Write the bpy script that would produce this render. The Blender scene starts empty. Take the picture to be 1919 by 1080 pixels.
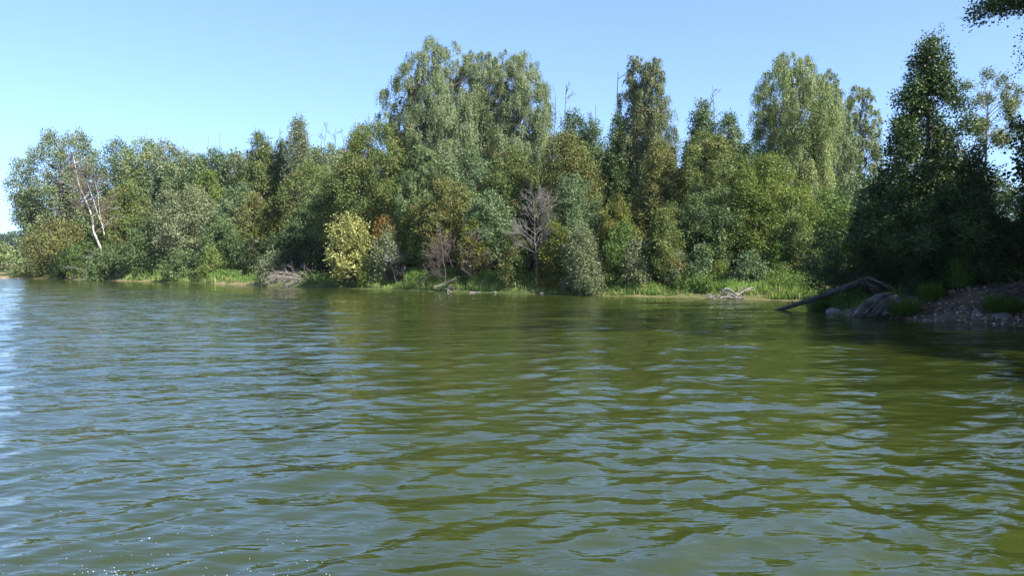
import bpy, math
import numpy as np
from mathutils import Vector

# ------------------------------------------------------------------ camera, sky, sun, exposure
SC = bpy.context.scene
C = SC.collection
CAMH = 1.6
PITCH = math.atan(40 / 1400)
cam_d = bpy.data.cameras.new('camera')
cam = bpy.data.objects.new('camera', cam_d)
C.objects.link(cam)
cam.location = (0, 0, CAMH)
cam.rotation_euler = (math.radians(90) - PITCH, 0, 0)
cam_d.sensor_width = 36
cam_d.lens = 1400 / 1919 * 36
cam_d.clip_end = 6000
cam_d.clip_start = 0.05
SC.camera = cam

SUN_EL = math.radians(41)
SUN_AZ = (0.77, -0.64)          # horizontal direction towards the sun
n_ = math.hypot(*SUN_AZ)
SUN = Vector((SUN_AZ[0] / n_ * math.cos(SUN_EL), SUN_AZ[1] / n_ * math.cos(SUN_EL), math.sin(SUN_EL)))
W = bpy.data.worlds.new('World')
SC.world = W
W.use_nodes = True
nt = W.node_tree
sky = nt.nodes.new('ShaderNodeTexSky')
sky.sky_type = 'NISHITA'
sky.sun_disc = False
sky.sun_elevation = SUN_EL
sky.sun_rotation = math.atan2(SUN[0], SUN[1])
sky.air_density = 0.6
sky.dust_density = 1.3
sky.ozone_density = 9.0
gam = nt.nodes.new('ShaderNodeGamma')            # evens the sky out towards the horizon
gam.inputs[1].default_value = 0.75
nt.links.new(sky.outputs[0], gam.inputs[0])
nt.links.new(gam.outputs[0], nt.nodes['Background'].inputs[0])
nt.nodes['Background'].inputs[1].default_value = 0.174
sl = bpy.data.lights.new('sun', 'SUN')
sl.energy = 5.0
sl.angle = math.radians(0.5)
sl.color = (1.0, 0.945, 0.86)
so = bpy.data.objects.new('sun', sl)
C.objects.link(so)
so.rotation_euler = (-SUN).to_track_quat('-Z', 'Y').to_euler()
so.location = (20, -30, 40)
vs = SC.view_settings
vs.view_transform = 'Standard'
vs.look = 'None'
vs.gamma = 1
vs.exposure = 1.6
SC.cycles.max_bounces = 6
SC.cycles.diffuse_bounces = 3
SC.cycles.glossy_bounces = 3
SC.cycles.transmission_bounces = 3
SC.cycles.sample_clamp_indirect = 4
SC.cycles.use_denoising = True


def at(px, py, d):
    """real position of a photo point that lies d metres ahead of the camera"""
    a = (px - 960) / 1400
    b = (540 - py) / 1400
    y = math.cos(PITCH) + b * math.sin(PITCH)
    z = -math.sin(PITCH) + b * math.cos(PITCH)
    t = d / y
    return np.array([a * t, d, CAMH + z * t])


# ------------------------------------------------------------------ helpers
def tag(o, label=None, cat=None, group=None, kind=None):
    if label: o['label'] = label
    if cat: o['category'] = cat
    if group: o['group'] = group
    if kind: o['kind'] = kind
    return o


def empty(name, loc, label, cat, group=None, rz=0):
    o = bpy.data.objects.new(name, None)
    C.objects.link(o)
    o.location = tuple(loc)
    o.rotation_euler = (0, 0, rz)
    o.empty_display_size = 0.3
    return tag(o, label, cat, group)


class MB:
    """collects faces and links them as ONE mesh object"""
    def __init__(s):
        s.v = []; s.f = []; s.t = []; s.n = 0

    def add(s, v, f, tone=None):
        v = np.asarray(v, dtype=np.float32).reshape(-1, 3)
        f = np.asarray(f, dtype=np.int32)
        s.v.append(v); s.f.append(f + s.n)
        s.t.append(np.full(len(v), .5, np.float32) if tone is None else np.asarray(tone, np.float32))
        s.n += len(v)

    def tube(s, pts, rad, sides=6, tone=.5, wob=0, rg=None, cap=False):
        pts = np.asarray(pts, float); rad = np.asarray(rad, float)
        n = len(pts)
        tg = np.gradient(pts, axis=0)
        tg /= np.linalg.norm(tg, axis=1)[:, None] + 1e-9
        ref = np.array([0, 0, 1.]) if abs(tg[:, 2]).mean() < .8 else np.array([1., 0, 0])
        u = np.cross(tg, ref); u /= np.linalg.norm(u, axis=1)[:, None] + 1e-9
        w = np.cross(tg, u)
        a = np.arange(sides) * 2 * math.pi / sides
        rr = rad[:, None] * np.ones((1, sides))
        if wob: rr = rr * (1 + wob * rg.standard_normal((n, sides)))
        v = pts[:, None] + rr[..., None] * (np.cos(a)[None, :, None] * u[:, None] + np.sin(a)[None, :, None] * w[:, None])
        i = np.arange(n - 1)[:, None] * sides; j = np.arange(sides)[None]; k = (j + 1) % sides
        f = np.stack([i + j, i + k, i + sides + k, i + sides + j], -1).reshape(-1, 4)
        v = v.reshape(-1, 3)
        if cap:
            ce = np.stack([pts[0] - tg[0] * rad[0] * .15, pts[-1] + tg[-1] * rad[-1] * .15])
            b0 = len(v)
            v = np.concatenate([v, ce])
            f2 = []
            for q in range(0, sides, 2):
                f2.append([b0, (q + 2) % sides, (q + 1) % sides, q])
                e = (n - 1) * sides
                f2.append([b0 + 1, e + q, e + (q + 1) % sides, e + (q + 2) % sides])
            f = np.concatenate([f, f2])
        s.add(v, f, np.full(len(v), tone))

    def build(s, name, mat, parent=None, smooth=False):
        me = bpy.data.meshes.new(name)
        v = np.concatenate(s.v); f = np.concatenate(s.f)
        me.vertices.add(len(v)); me.vertices.foreach_set('co', v.ravel())
        me.loops.add(f.size); me.loops.foreach_set('vertex_index', f.ravel())
        me.polygons.add(len(f)); me.polygons.foreach_set('loop_start', np.arange(len(f), dtype=np.int32) * f.shape[1])
        if smooth: me.polygons.foreach_set('use_smooth', np.ones(len(f), bool))
        at_ = me.attributes.new('tone', 'FLOAT', 'POINT')
        at_.data.foreach_set('value', np.concatenate(s.t))
        me.update(calc_edges=True)
        me.materials.append(mat)
        o = bpy.data.objects.new(name, me)
        C.objects.link(o)
        if parent: o.parent = parent
        return o


def fbm(x, y, seed=0, octs=4, f0=1.0):
    """cheap smooth pseudo noise, about -1..1"""
    r = np.random.default_rng(seed)
    out = np.zeros(np.broadcast(x, y).shape); amp = 1; f = f0; tot = 0
    for _ in range(octs):
        for k in range(3):
            a = r.uniform(0, 6.283); p = r.uniform(0, 6.283, 2)
            out += amp / 3 * 1.6 * np.sin(f * (x * math.cos(a) + y * math.sin(a)) + p[0] + 1.3 * np.sin(f * .7 * (y * math.cos(a) - x * math.sin(a)) + p[1]))
        tot += amp; amp *= .55; f *= 1.9
    return out / tot


# ------------------------------------------------------------------ materials
def newmat(name):
    m = bpy.data.materials.new(name); m.use_nodes = True
    t = m.node_tree; t.nodes.clear()
    o = t.nodes.new('ShaderNodeOutputMaterial')
    return m, t, o


def ramp(t, cols, fac=None):
    r = t.nodes.new('ShaderNodeValToRGB')
    e = r.color_ramp.elements
    while len(e) < len(cols): e.new(.5)
    for k, (p, c) in enumerate(cols):
        e[k].position = p; e[k].color = (*c, 1)
    if fac is not None: t.links.new(fac, r.inputs[0])
    return r.outputs[0]


def leafmat(name, lo, mid, hi, gloss=.35, trans=.28, accent=None):
    """leaf colours picked by each leaf's own tone; accent = colour of a few turned leaves"""
    m, t, o = newmat(name)
    a = t.nodes.new('ShaderNodeAttribute'); a.attribute_name = 'tone'
    cols = [(0, lo), (.5, mid), (.93, hi)]
    if accent: cols += [(.955, accent)]
    cols = [(q, (.88 * c[0], .92 * c[1], 1.0 * c[2])) for q, c in cols]
    col = ramp(t, cols, a.outputs['Fac'])
    p = t.nodes.new('ShaderNodeBsdfPrincipled')
    p.inputs['Roughness'].default_value = .52
    p.inputs['Specular IOR Level'].default_value = gloss * .6
    t.links.new(col, p.inputs['Base Color'])
    tr = t.nodes.new('ShaderNodeBsdfTranslucent')
    mx = t.nodes.new('ShaderNodeMix'); mx.data_type = 'RGBA'; mx.blend_type = 'MULTIPLY'; mx.inputs[0].default_value = 1
    t.links.new(col, mx.inputs[6]); mx.inputs[7].default_value = (1.35, 1.5, .5, 1)
    t.links.new(mx.outputs[2], tr.inputs[0])
    ms = t.nodes.new('ShaderNodeMixShader'); ms.inputs[0].default_value = trans * .72
    t.links.new(p.outputs[0], ms.inputs[1]); t.links.new(tr.outputs[0], ms.inputs[2])
    t.links.new(ms.outputs[0], o.inputs[0])
    return m


def noisemat(name, cols, scale=4, stretch=(1, 1, 1), rough=.85, bump=.4, bscale=None, spec=.3, detail=6):
    m, t, o = newmat(name)
    tc = t.nodes.new('ShaderNodeTexCoord'); mp = t.nodes.new('ShaderNodeMapping')
    mp.inputs['Scale'].default_value = stretch
    t.links.new(tc.outputs['Object'], mp.inputs[0])
    nz = t.nodes.new('ShaderNodeTexNoise'); nz.inputs['Scale'].default_value = scale; nz.inputs['Detail'].default_value = detail
    nz.inputs['Roughness'].default_value = .65
    t.links.new(mp.outputs[0], nz.inputs[0])
    col = ramp(t, cols, nz.outputs[0])
    p = t.nodes.new('ShaderNodeBsdfPrincipled'); p.inputs['Roughness'].default_value = rough
    p.inputs['Specular IOR Level'].default_value = spec
    t.links.new(col, p.inputs['Base Color'])
    n2 = t.nodes.new('ShaderNodeTexNoise'); n2.inputs['Scale'].default_value = bscale or scale * 3; n2.inputs['Detail'].default_value = 5
    t.links.new(mp.outputs[0], n2.inputs[0])
    b = t.nodes.new('ShaderNodeBump'); b.inputs['Strength'].default_value = bump; b.inputs['Distance'].default_value = .05
    t.links.new(n2.outputs[0], b.inputs['Height']); t.links.new(b.outputs[0], p.inputs['Normal'])
    t.links.new(p.outputs[0], o.inputs[0])
    return m


M = {}
M['birch'] = leafmat('birch_leaves', (.08, .108, .046), (.138, .172, .075), (.22, .245, .115), .4, .32, accent=(.26, .24, .09))
M['birch_dark'] = leafmat('dark_birch_leaves', (.06, .082, .03), (.10, .12, .045), (.17, .17, .07), .45, .25, accent=(.22, .17, .07))
M['birch_yellow'] = leafmat('yellowing_birch_leaves', (.095, .13, .042), (.165, .20, .068), (.25, .265, .10), .4, .34, accent=(.30, .26, .07))
M['alder'] = leafmat('alder_leaves', (.042, .072, .022), (.075, .115, .034), (.14, .175, .06), .5, .22)
M['alder_b'] = leafmat('bluish_alder_leaves', (.05, .085, .034), (.09, .135, .052), (.16, .20, .085), .55, .22)
M['willow'] = leafmat('grey_willow_leaves', (.075, .095, .042), (.135, .155, .07), (.22, .23, .12), .45, .25)
M['willow_g'] = leafmat('green_willow_leaves', (.06, .085, .024), (.11, .14, .036), (.18, .20, .06), .4, .28, accent=(.26, .13, .05))
M['olive'] = leafmat('olive_leaves', (.065, .075, .022), (.12, .13, .036), (.19, .18, .06), .35, .25, accent=(.22, .12, .04))
M['ygreen'] = leafmat('yellow_green_leaves', (.075, .105, .02), (.125, .16, .034), (.19, .215, .055), .35, .35)
M['bright'] = leafmat('bright_green_leaves', (.05, .09, .02), (.09, .145, .032), (.15, .21, .055), .4, .35)
M['pale'] = leafmat('pale_yellow_rowan_leaves', (.13, .15, .04), (.24, .24, .07), (.38, .36, .13), .4, .35)
M['orange'] = leafmat('orange_autumn_leaves', (.11, .10, .025), (.20, .125, .03), (.32, .14, .03), .35, .35)
M['amber'] = leafmat('amber_tinged_leaves', (.055, .07, .016), (.10, .115, .022), (.17, .16, .03), .35, .3, accent=(.32, .20, .03))
M['dark'] = leafmat('dark_linden_leaves', (.028, .052, .016), (.05, .085, .024), (.09, .125, .036), .45, .22, accent=(.16, .13, .03))
M['under'] = leafmat('shade_dark_understorey_leaves', (.014, .026, .009), (.026, .044, .013), (.055, .075, .022), .25, .2, accent=(.16, .11, .03))  # leaf colours darkened to carry the shade under the crowns
M['far'] = leafmat('far_forest_leaves', (.03, .055, .03), (.05, .08, .035), (.09, .12, .05), .3, .2)
M['grass'] = leafmat('grass_blades', (.07, .14, .03), (.15, .25, .05), (.26, .33, .09), .35, .5, accent=(.38, .31, .14))
M['dgrass'] = leafmat('shade_darkened_grass_blades', (.035, .08, .015), (.07, .14, .022), (.13, .19, .04), .35, .35)  # darker copy of the grass, shade put into the blade colour
M['bark'] = noisemat('grey_bark', [(.3, (.03, .026, .02)), (.55, (.10, .09, .075)), (.75, (.20, .185, .16))], 3, (3, 3, .8))
M['deadwood'] = noisemat('bleached_dead_wood', [(.3, (.10, .088, .075)), (.55, (.22, .20, .18)), (.75, (.36, .33, .30))], 3, (3, 3, 1))
M['greytwig'] = noisemat('grey_dead_twigs', [(.3, (.08, .07, .065)), (.6, (.17, .155, .145)), (.8, (.27, .25, .235))], 3)
M['twig'] = noisemat('brown_twigs', [(.3, (.05, .04, .032)), (.6, (.11, .088, .074)), (.8, (.18, .155, .135))], 3)
M['birchbark'] = noisemat('white_birch_bark', [(.36, (.05, .045, .04)), (.43, (.45, .43, .4)), (.6, (.72, .70, .68)), (.8, (.8, .79, .77))], 2.2, (1, 1, 4.5), .6, .2)
M['dullbirch'] = noisemat('dull_birch_bark', [(.36, (.05, .045, .04)), (.47, (.26, .24, .22)), (.65, (.46, .44, .42)), (.8, (.55, .54, .52))], 1.2, (1, 1, 3), .7, .2)
M['greybirch'] = noisemat('grey_birch_bark', [(.35, (.05, .045, .04)), (.5, (.22, .21, .2)), (.8, (.5, .48, .46))], 2.2, (1, 1, 3), .7, .2)


def ground_material():
    m, t, o = newmat('bank_soil')
    tc = t.nodes.new('ShaderNodeTexCoord')
    nz = t.nodes.new('ShaderNodeTexNoise'); nz.inputs['Scale'].default_value = 1.3; nz.inputs['Detail'].default_value = 8
    nz.inputs['Roughness'].default_value = .7
    t.links.new(tc.outputs['Object'], nz.inputs[0])
    soil = ramp(t, [(.3, (.03, .02, .013)), (.5, (.075, .05, .033)), (.68, (.13, .09, .06)), (.8, (.18, .14, .10))], nz.outputs[0])
    n2 = t.nodes.new('ShaderNodeTexNoise'); n2.inputs['Scale'].default_value = .6; n2.inputs['Detail'].default_value = 5
    t.links.new(tc.outputs['Object'], n2.inputs[0])
    green = ramp(t, [(.3, (.025, .035, .01)), (.7, (.06, .08, .02))], nz.outputs[0])
    sand = ramp(t, [(.3, (.20, .14, .07)), (.7, (.38, .29, .16))], nz.outputs[0])
    a = t.nodes.new('ShaderNodeAttribute'); a.attribute_name = 'tone'   # 0 soil bank, .5 leaf litter, 1 sandy shore
    lt = ramp(t, [(0.0, (0, 0, 0)), (.45, (1, 1, 1))], a.outputs['Fac'])
    mx = t.nodes.new('ShaderNodeMix'); mx.data_type = 'RGBA'
    t.links.new(lt, mx.inputs[0]); t.links.new(soil, mx.inputs[6]); t.links.new(green, mx.inputs[7])
    sd = ramp(t, [(.55, (0, 0, 0)), (.95, (1, 1, 1))], a.outputs['Fac'])
    my = t.nodes.new('ShaderNodeMix'); my.data_type = 'RGBA'
    t.links.new(sd, my.inputs[0]); t.links.new(mx.outputs[2], my.inputs[6]); t.links.new(sand, my.inputs[7])
    p = t.nodes.new('ShaderNodeBsdfPrincipled'); p.inputs['Roughness'].default_value = .9; p.inputs['Specular IOR Level'].default_value = .2
    t.links.new(my.outputs[2], p.inputs['Base Color'])
    b = t.nodes.new('ShaderNodeBump'); b.inputs['Strength'].default_value = .7; b.inputs['Distance'].default_value = .08
    n3 = t.nodes.new('ShaderNodeTexNoise'); n3.inputs['Scale'].default_value = 7; n3.inputs['Detail'].default_value = 8
    t.links.new(tc.outputs['Object'], n3.inputs[0])
    t.links.new(n3.outputs[0], b.inputs['Height']); t.links.new(b.outputs[0], p.inputs['Normal'])
    t.links.new(p.outputs[0], o.inputs[0])
    return m


def water_material():
    m, t, o = newmat('murky_green_water')
    tc = t.nodes.new('ShaderNodeTexCoord')
    n0 = t.nodes.new('ShaderNodeTexNoise'); n0.inputs['Scale'].default_value = .15; n0.inputs['Detail'].default_value = 3
    t.links.new(tc.outputs['Object'], n0.inputs[0])
    col = ramp(t, [(.35, (.021, .0295, .0045)), (.65, (.029, .038, .006))], n0.outputs[0])
    p = t.nodes.new('ShaderNodeBsdfPrincipled')
    p.inputs['Roughness'].default_value = .0
    p.inputs['IOR'].default_value = 1.62
    ga = t.nodes.new('ShaderNodeAttribute'); ga.attribute_name = 'tone'
    t.links.new(col, p.inputs['Base Color'])
    prev = None
    for sc, st, dist, strg in ((1.9, (.6, 1.5, 1), .05, .20), (5.5, (.55, 1.5, 1), .02, .17), (15, (.6, 1.4, 1), .008, .10)):
        mp = t.nodes.new('ShaderNodeMapping'); mp.inputs['Scale'].default_value = st; mp.inputs['Rotation'].default_value = (0, 0, math.radians(12))
        t.links.new(tc.outputs['Object'], mp.inputs[0])
        nz = t.nodes.new('ShaderNodeTexNoise'); nz.inputs['Scale'].default_value = sc; nz.inputs['Detail'].default_value = 2.0
        nz.inputs['Roughness'].default_value = .45
        t.links.new(mp.outputs[0], nz.inputs[0])
        b = t.nodes.new('ShaderNodeBump'); b.inputs['Strength'].default_value = strg; b.inputs['Distance'].default_value = dist * 4
        gm_ = t.nodes.new('ShaderNodeMath'); gm_.operation = 'MULTIPLY'; gm_.inputs[1].default_value = strg
        t.links.new(ga.outputs['Fac'], gm_.inputs[0]); t.links.new(gm_.outputs[0], b.inputs['Strength'])
        t.links.new(nz.outputs[0], b.inputs['Height'])
        if prev: t.links.new(prev, b.inputs['Normal'])
        prev = b.outputs[0]
    t.links.new(prev, p.inputs['Normal'])
    t.links.new(p.outputs[0], o.inputs[0])
    return m


M['ground'] = ground_material()
M['water'] = water_material()

# ------------------------------------------------------------------ shoreline and terrain
SHORE_PX = [(1919, 612), (1850, 608), (1700, 598), (1600, 592), (1545, 585), (1522, 572), (1505, 565), (1400, 562), (1250, 557),
            (1100, 554), (950, 550), (800, 546), (700, 543), (520, 537), (380, 531), (230, 527), (100, 523), (0, 521)]
SHORE = [(60, -120), (25, -40), (16.5, -10), (14.6, 3), (14.2, 11), (14.0, 16)]
for px, py in SHORE_PX:
    d = CAMH * 1400 / (py - 500)
    SHORE.append(((px - 960) / 1400 * d, d))
SHORE += [(-86, 114), (-84, 124), (-88, 150), (-104, 158), (-124, 160), (-128, 172), (-100, 190), (-70, 220), (-60, 300), (-110, 380),
          (-300, 400), (-900, 420), (-900, 900), (900, 900), (900, -120)]
SHORE = np.array(SHORE)


def shore_dist(x, y):
    x = np.asarray(x, float); y = np.asarray(y, float)
    d = np.full(x.shape, 1e9); ins = np.zeros(x.shape, bool)
    n = len(SHORE)
    for i in range(n):
        ax, ay = SHORE[i]; bx, by = SHORE[(i + 1) % n]
        ex, ey = bx - ax, by - ay
        tt = np.clip(((x - ax) * ex + (y - ay) * ey) / (ex * ex + ey * ey + 1e-12), 0, 1)
        if abs(ax) < 899 or abs(bx) < 899:
            d = np.minimum(d, np.hypot(x - ax - tt * ex, y - ay - tt * ey))
        c = (ay > y) != (by > y)
        with np.errstate(divide='ignore', invalid='ignore'):
            c &= x < ex * (y - ay) / (ey if ey else 1e-9) + ax
        ins ^= c
    return np.where(ins, d, -d)


def sstep(a, b, v):
    t = np.clip((v - a) / (b - a), 0, 1)
    return t * t * (3 - 2 * t)


def ground_h(x, y, s=None):
    x = np.asarray(x, float); y = np.asarray(y, float)
    if s is None: s = shore_dist(x, y)
    s = s + .25 * fbm(x, y, 3, 3, 1.4) * np.clip(1 - np.abs(s) / 30, 0, 1)
    right = sstep(10.3, 12.0, x + (26 - y) * .12) * sstep(30, 26, y)
    lo = .28 * sstep(0, .9, s) + .05 * np.clip(s - .6, 0, 25)
    hi = .12 * sstep(0, .3, s) + 1.05 * sstep(.1, 3.4, s) + .10 * np.clip(s - 3, 0, 20)
    z = lo * (1 - right) + hi * right
    z = z + np.clip(s, 0, 1) * .06 * fbm(x, y, 5, 4, 2.1)
    far = sstep(300, 800, y) * 8
    return np.where(s > 0, z + far, np.maximum(-2.5, s * .22))


def gz(x, y):
    return float(ground_h(np.array([x]), np.array([y]))[0])


xs = np.concatenate([np.arange(-900, -150, 30.), np.arange(-150, -45, 1.5), np.arange(-45, 8, .5), np.arange(8, 20, .16), np.arange(20, 50, 1.), np.arange(50, 901, 34.)])
ys = np.concatenate([np.arange(-900, -60, 40.), np.arange(-60, 14, 2.), np.arange(14, 30, .18), np.arange(30, 90, .5), np.arange(90, 170, 1.5), np.arange(170, 420, 8.), np.arange(420, 901, 32.)])
X, Y = np.meshgrid(xs, ys)
S = shore_dist(X, Y)
Z = ground_h(X, Y, S)
nx, ny = len(xs), len(ys)
i = (np.arange(ny - 1)[:, None] * nx + np.arange(nx - 1)[None])
F = np.stack([i, i + 1, i + nx + 1, i + nx], -1).reshape(-1, 4)
rightm = sstep(10.0, 11.5, X) * sstep(31, 28, Y)
tone = np.where(S < 1.0, .98, .5) - .48 * np.clip((S - 1.0), 0, 1) * 0
sandy = np.clip(sstep(-.1, .5, fbm(X, Y, 12, 2, .22)) * .5 + sstep(-62, -72, X) + .3 * sstep(0, 4, X) * sstep(44, 40, Y), 0, 1)
tone = .5 + .48 * sandy * (1 - sstep(.4, 1.3, S + .5 * fbm(X, Y, 8, 3, 1.2)))
tone = tone * (1 - rightm) + rightm * (.45 * sstep(3.2, 4.4, S))
mb = MB(); mb.add(np.stack([X, Y, Z], -1), F, tone.ravel())
tag(mb.build('ground', M['ground'], smooth=True), kind='structure')

# water: one sheet, really displaced by a spectrum of small wind waves
rs = np.concatenate([[.02, .5, 1.2, 2.0, 2.6], 3.0 * 1.0068 ** np.arange(int(math.log(1000 / 3) / math.log(1.0068)))])
an = np.concatenate([np.arange(-180, -56, 4.), np.arange(-56, -38, .5), np.arange(-38, 38, .11), np.arange(38, 56, .5), np.arange(56, 180, 4.)])
R, A = np.meshgrid(rs, np.radians(an), indexing='ij')
X = R * np.sin(A); Y = R * np.cos(A)
Zw = np.zeros_like(X)
rg = np.random.default_rng(11)
dr = R * .0068
calm = sstep(-20, 2, X - .12 * (Y - 10))          # the right side lies in the lee of the bank
gust = (.95 + .45 * fbm(X, Y, 21, 3, .09)) * (1.42 - .66 * calm)
warpx = .35 * fbm(X, Y, 31, 2, .35); warpy = .35 * fbm(X, Y, 32, 2, .35)
NW = 76
for k in range(NW):
    lam = .17 * (14.0 ** (k / (NW - 1) * 1.1))
    th = math.radians(90 + 14 + rg.normal(0, 40 if lam < .8 else 24))
    sl_ = .0205 if lam < .7 else .0135
    if lam > 1.3: sl_ = .0095
    if lam > 2.2: sl_ = .008
    kx, ky = math.cos(th) * 2 * math.pi / lam, math.sin(th) * 2 * math.pi / lam
    fade = np.clip((lam / dr - 3) / 3, 0, 1) * np.clip((lam * 60 - R) / (lam * 25) , 0, 1)
    wv = np.sin(kx * (X + warpx) + ky * (Y + warpy) + rg.uniform(0, 6.28))
    Zw += sl_ * lam / (2 * math.pi) * fade * gust * (wv + .25 * (wv * wv - .5))
nr, na = R.shape
i = (np.arange(nr - 1)[:, None] * na + np.arange(na)[None])
j = (np.arange(nr - 1)[:, None] * na + (np.arange(na)[None] + 1) % na)
F = np.stack([i, i + na, j + na, j], -1).reshape(-1, 4)
mb = MB(); mb.add(np.stack([X, Y, Zw], -1), F, gust.ravel())
tag(mb.build('lake_water', M['water'], smooth=True), kind='structure')
del X, Y, Z, Zw, R, A, F, S

# ------------------------------------------------------------------ foliage generators


def unit(v):
    return v / (np.linalg.norm(v, axis=-1, keepdims=True) + 1e-9)


def leaf_quads(mb, rg, P, D, size, tone, up=.5, wid=.42, jit=.8, nrm=None):
    """one folded rhombus per leaf clump"""
    n = len(P)
    D = unit(D + jit * rg.standard_normal((n, 3)))
    N = rg.standard_normal((n, 3)) * (.8 if nrm is None else .4); N[:, 2] += up * (1 if nrm is None else .5)
    if nrm is not None: N = N + nrm * 1.1
    Sd = unit(np.cross(D, N))
    N = np.cross(Sd, D)
    L = (size * rg.uniform(.75, 1.35, n))[:, None]
    w = L * wid
    V = np.stack([P, P + D * L * .45 + Sd * w - N * L * .08, P + D * L * 1.2, P + D * L * .5 - Sd * w - N * L * .08], 1)
    F = np.arange(4 * n).reshape(n, 4)
    mb.add(V, F, np.repeat(np.clip(tone, 0, 1), 4))


def curve(a, b, sag, rg, n=5, wob=.05):
    t = np.linspace(0, 1, n)[:, None]
    L = np.linalg.norm(b - a)
    p = a + (b - a) * t
    p[:, 2] += (sag * L * np.sin(math.pi * t[:, 0]))
    p[1:-1] += rg.normal(0, wob * L, (n - 2, 3))
    return p


def profile(kind, t):
    t = np.clip(t, 0, 1)
    if kind == 'round': return np.sqrt(np.clip(1 - (2 * t - .9) ** 2 / 1.25, .03, 1))
    if kind == 'dome': return np.sqrt(np.clip(1.01 - t ** 2.8, .02, 1)) * (.86 + .2 * np.sin(math.pi * np.clip(t * 1.3, 0, 1)))
    if kind == 'cone': return np.clip(1.05 - t, .03, 1) ** .8 * np.clip(t * 6 + .5, 0, 1)
    if kind == 'column': return np.clip(1.1 - t ** 4, .1, 1) * np.clip(.75 + .3 * np.sin(5 * t + 1), .4, 1)
    if kind == 'spire': return np.clip(1.04 - t, .02, 1) ** .62 * np.clip(t * 3 + .35, 0, 1)
    if kind == 'broad': return np.clip(1.04 - t, .02, 1) ** .5 * np.clip(t * 3 + .55, 0, 1)
    if kind == 'egg': return np.clip(np.sin(math.pi * np.clip(t * .84 + .12, 0, 1)), .05, 1) ** .55


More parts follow.
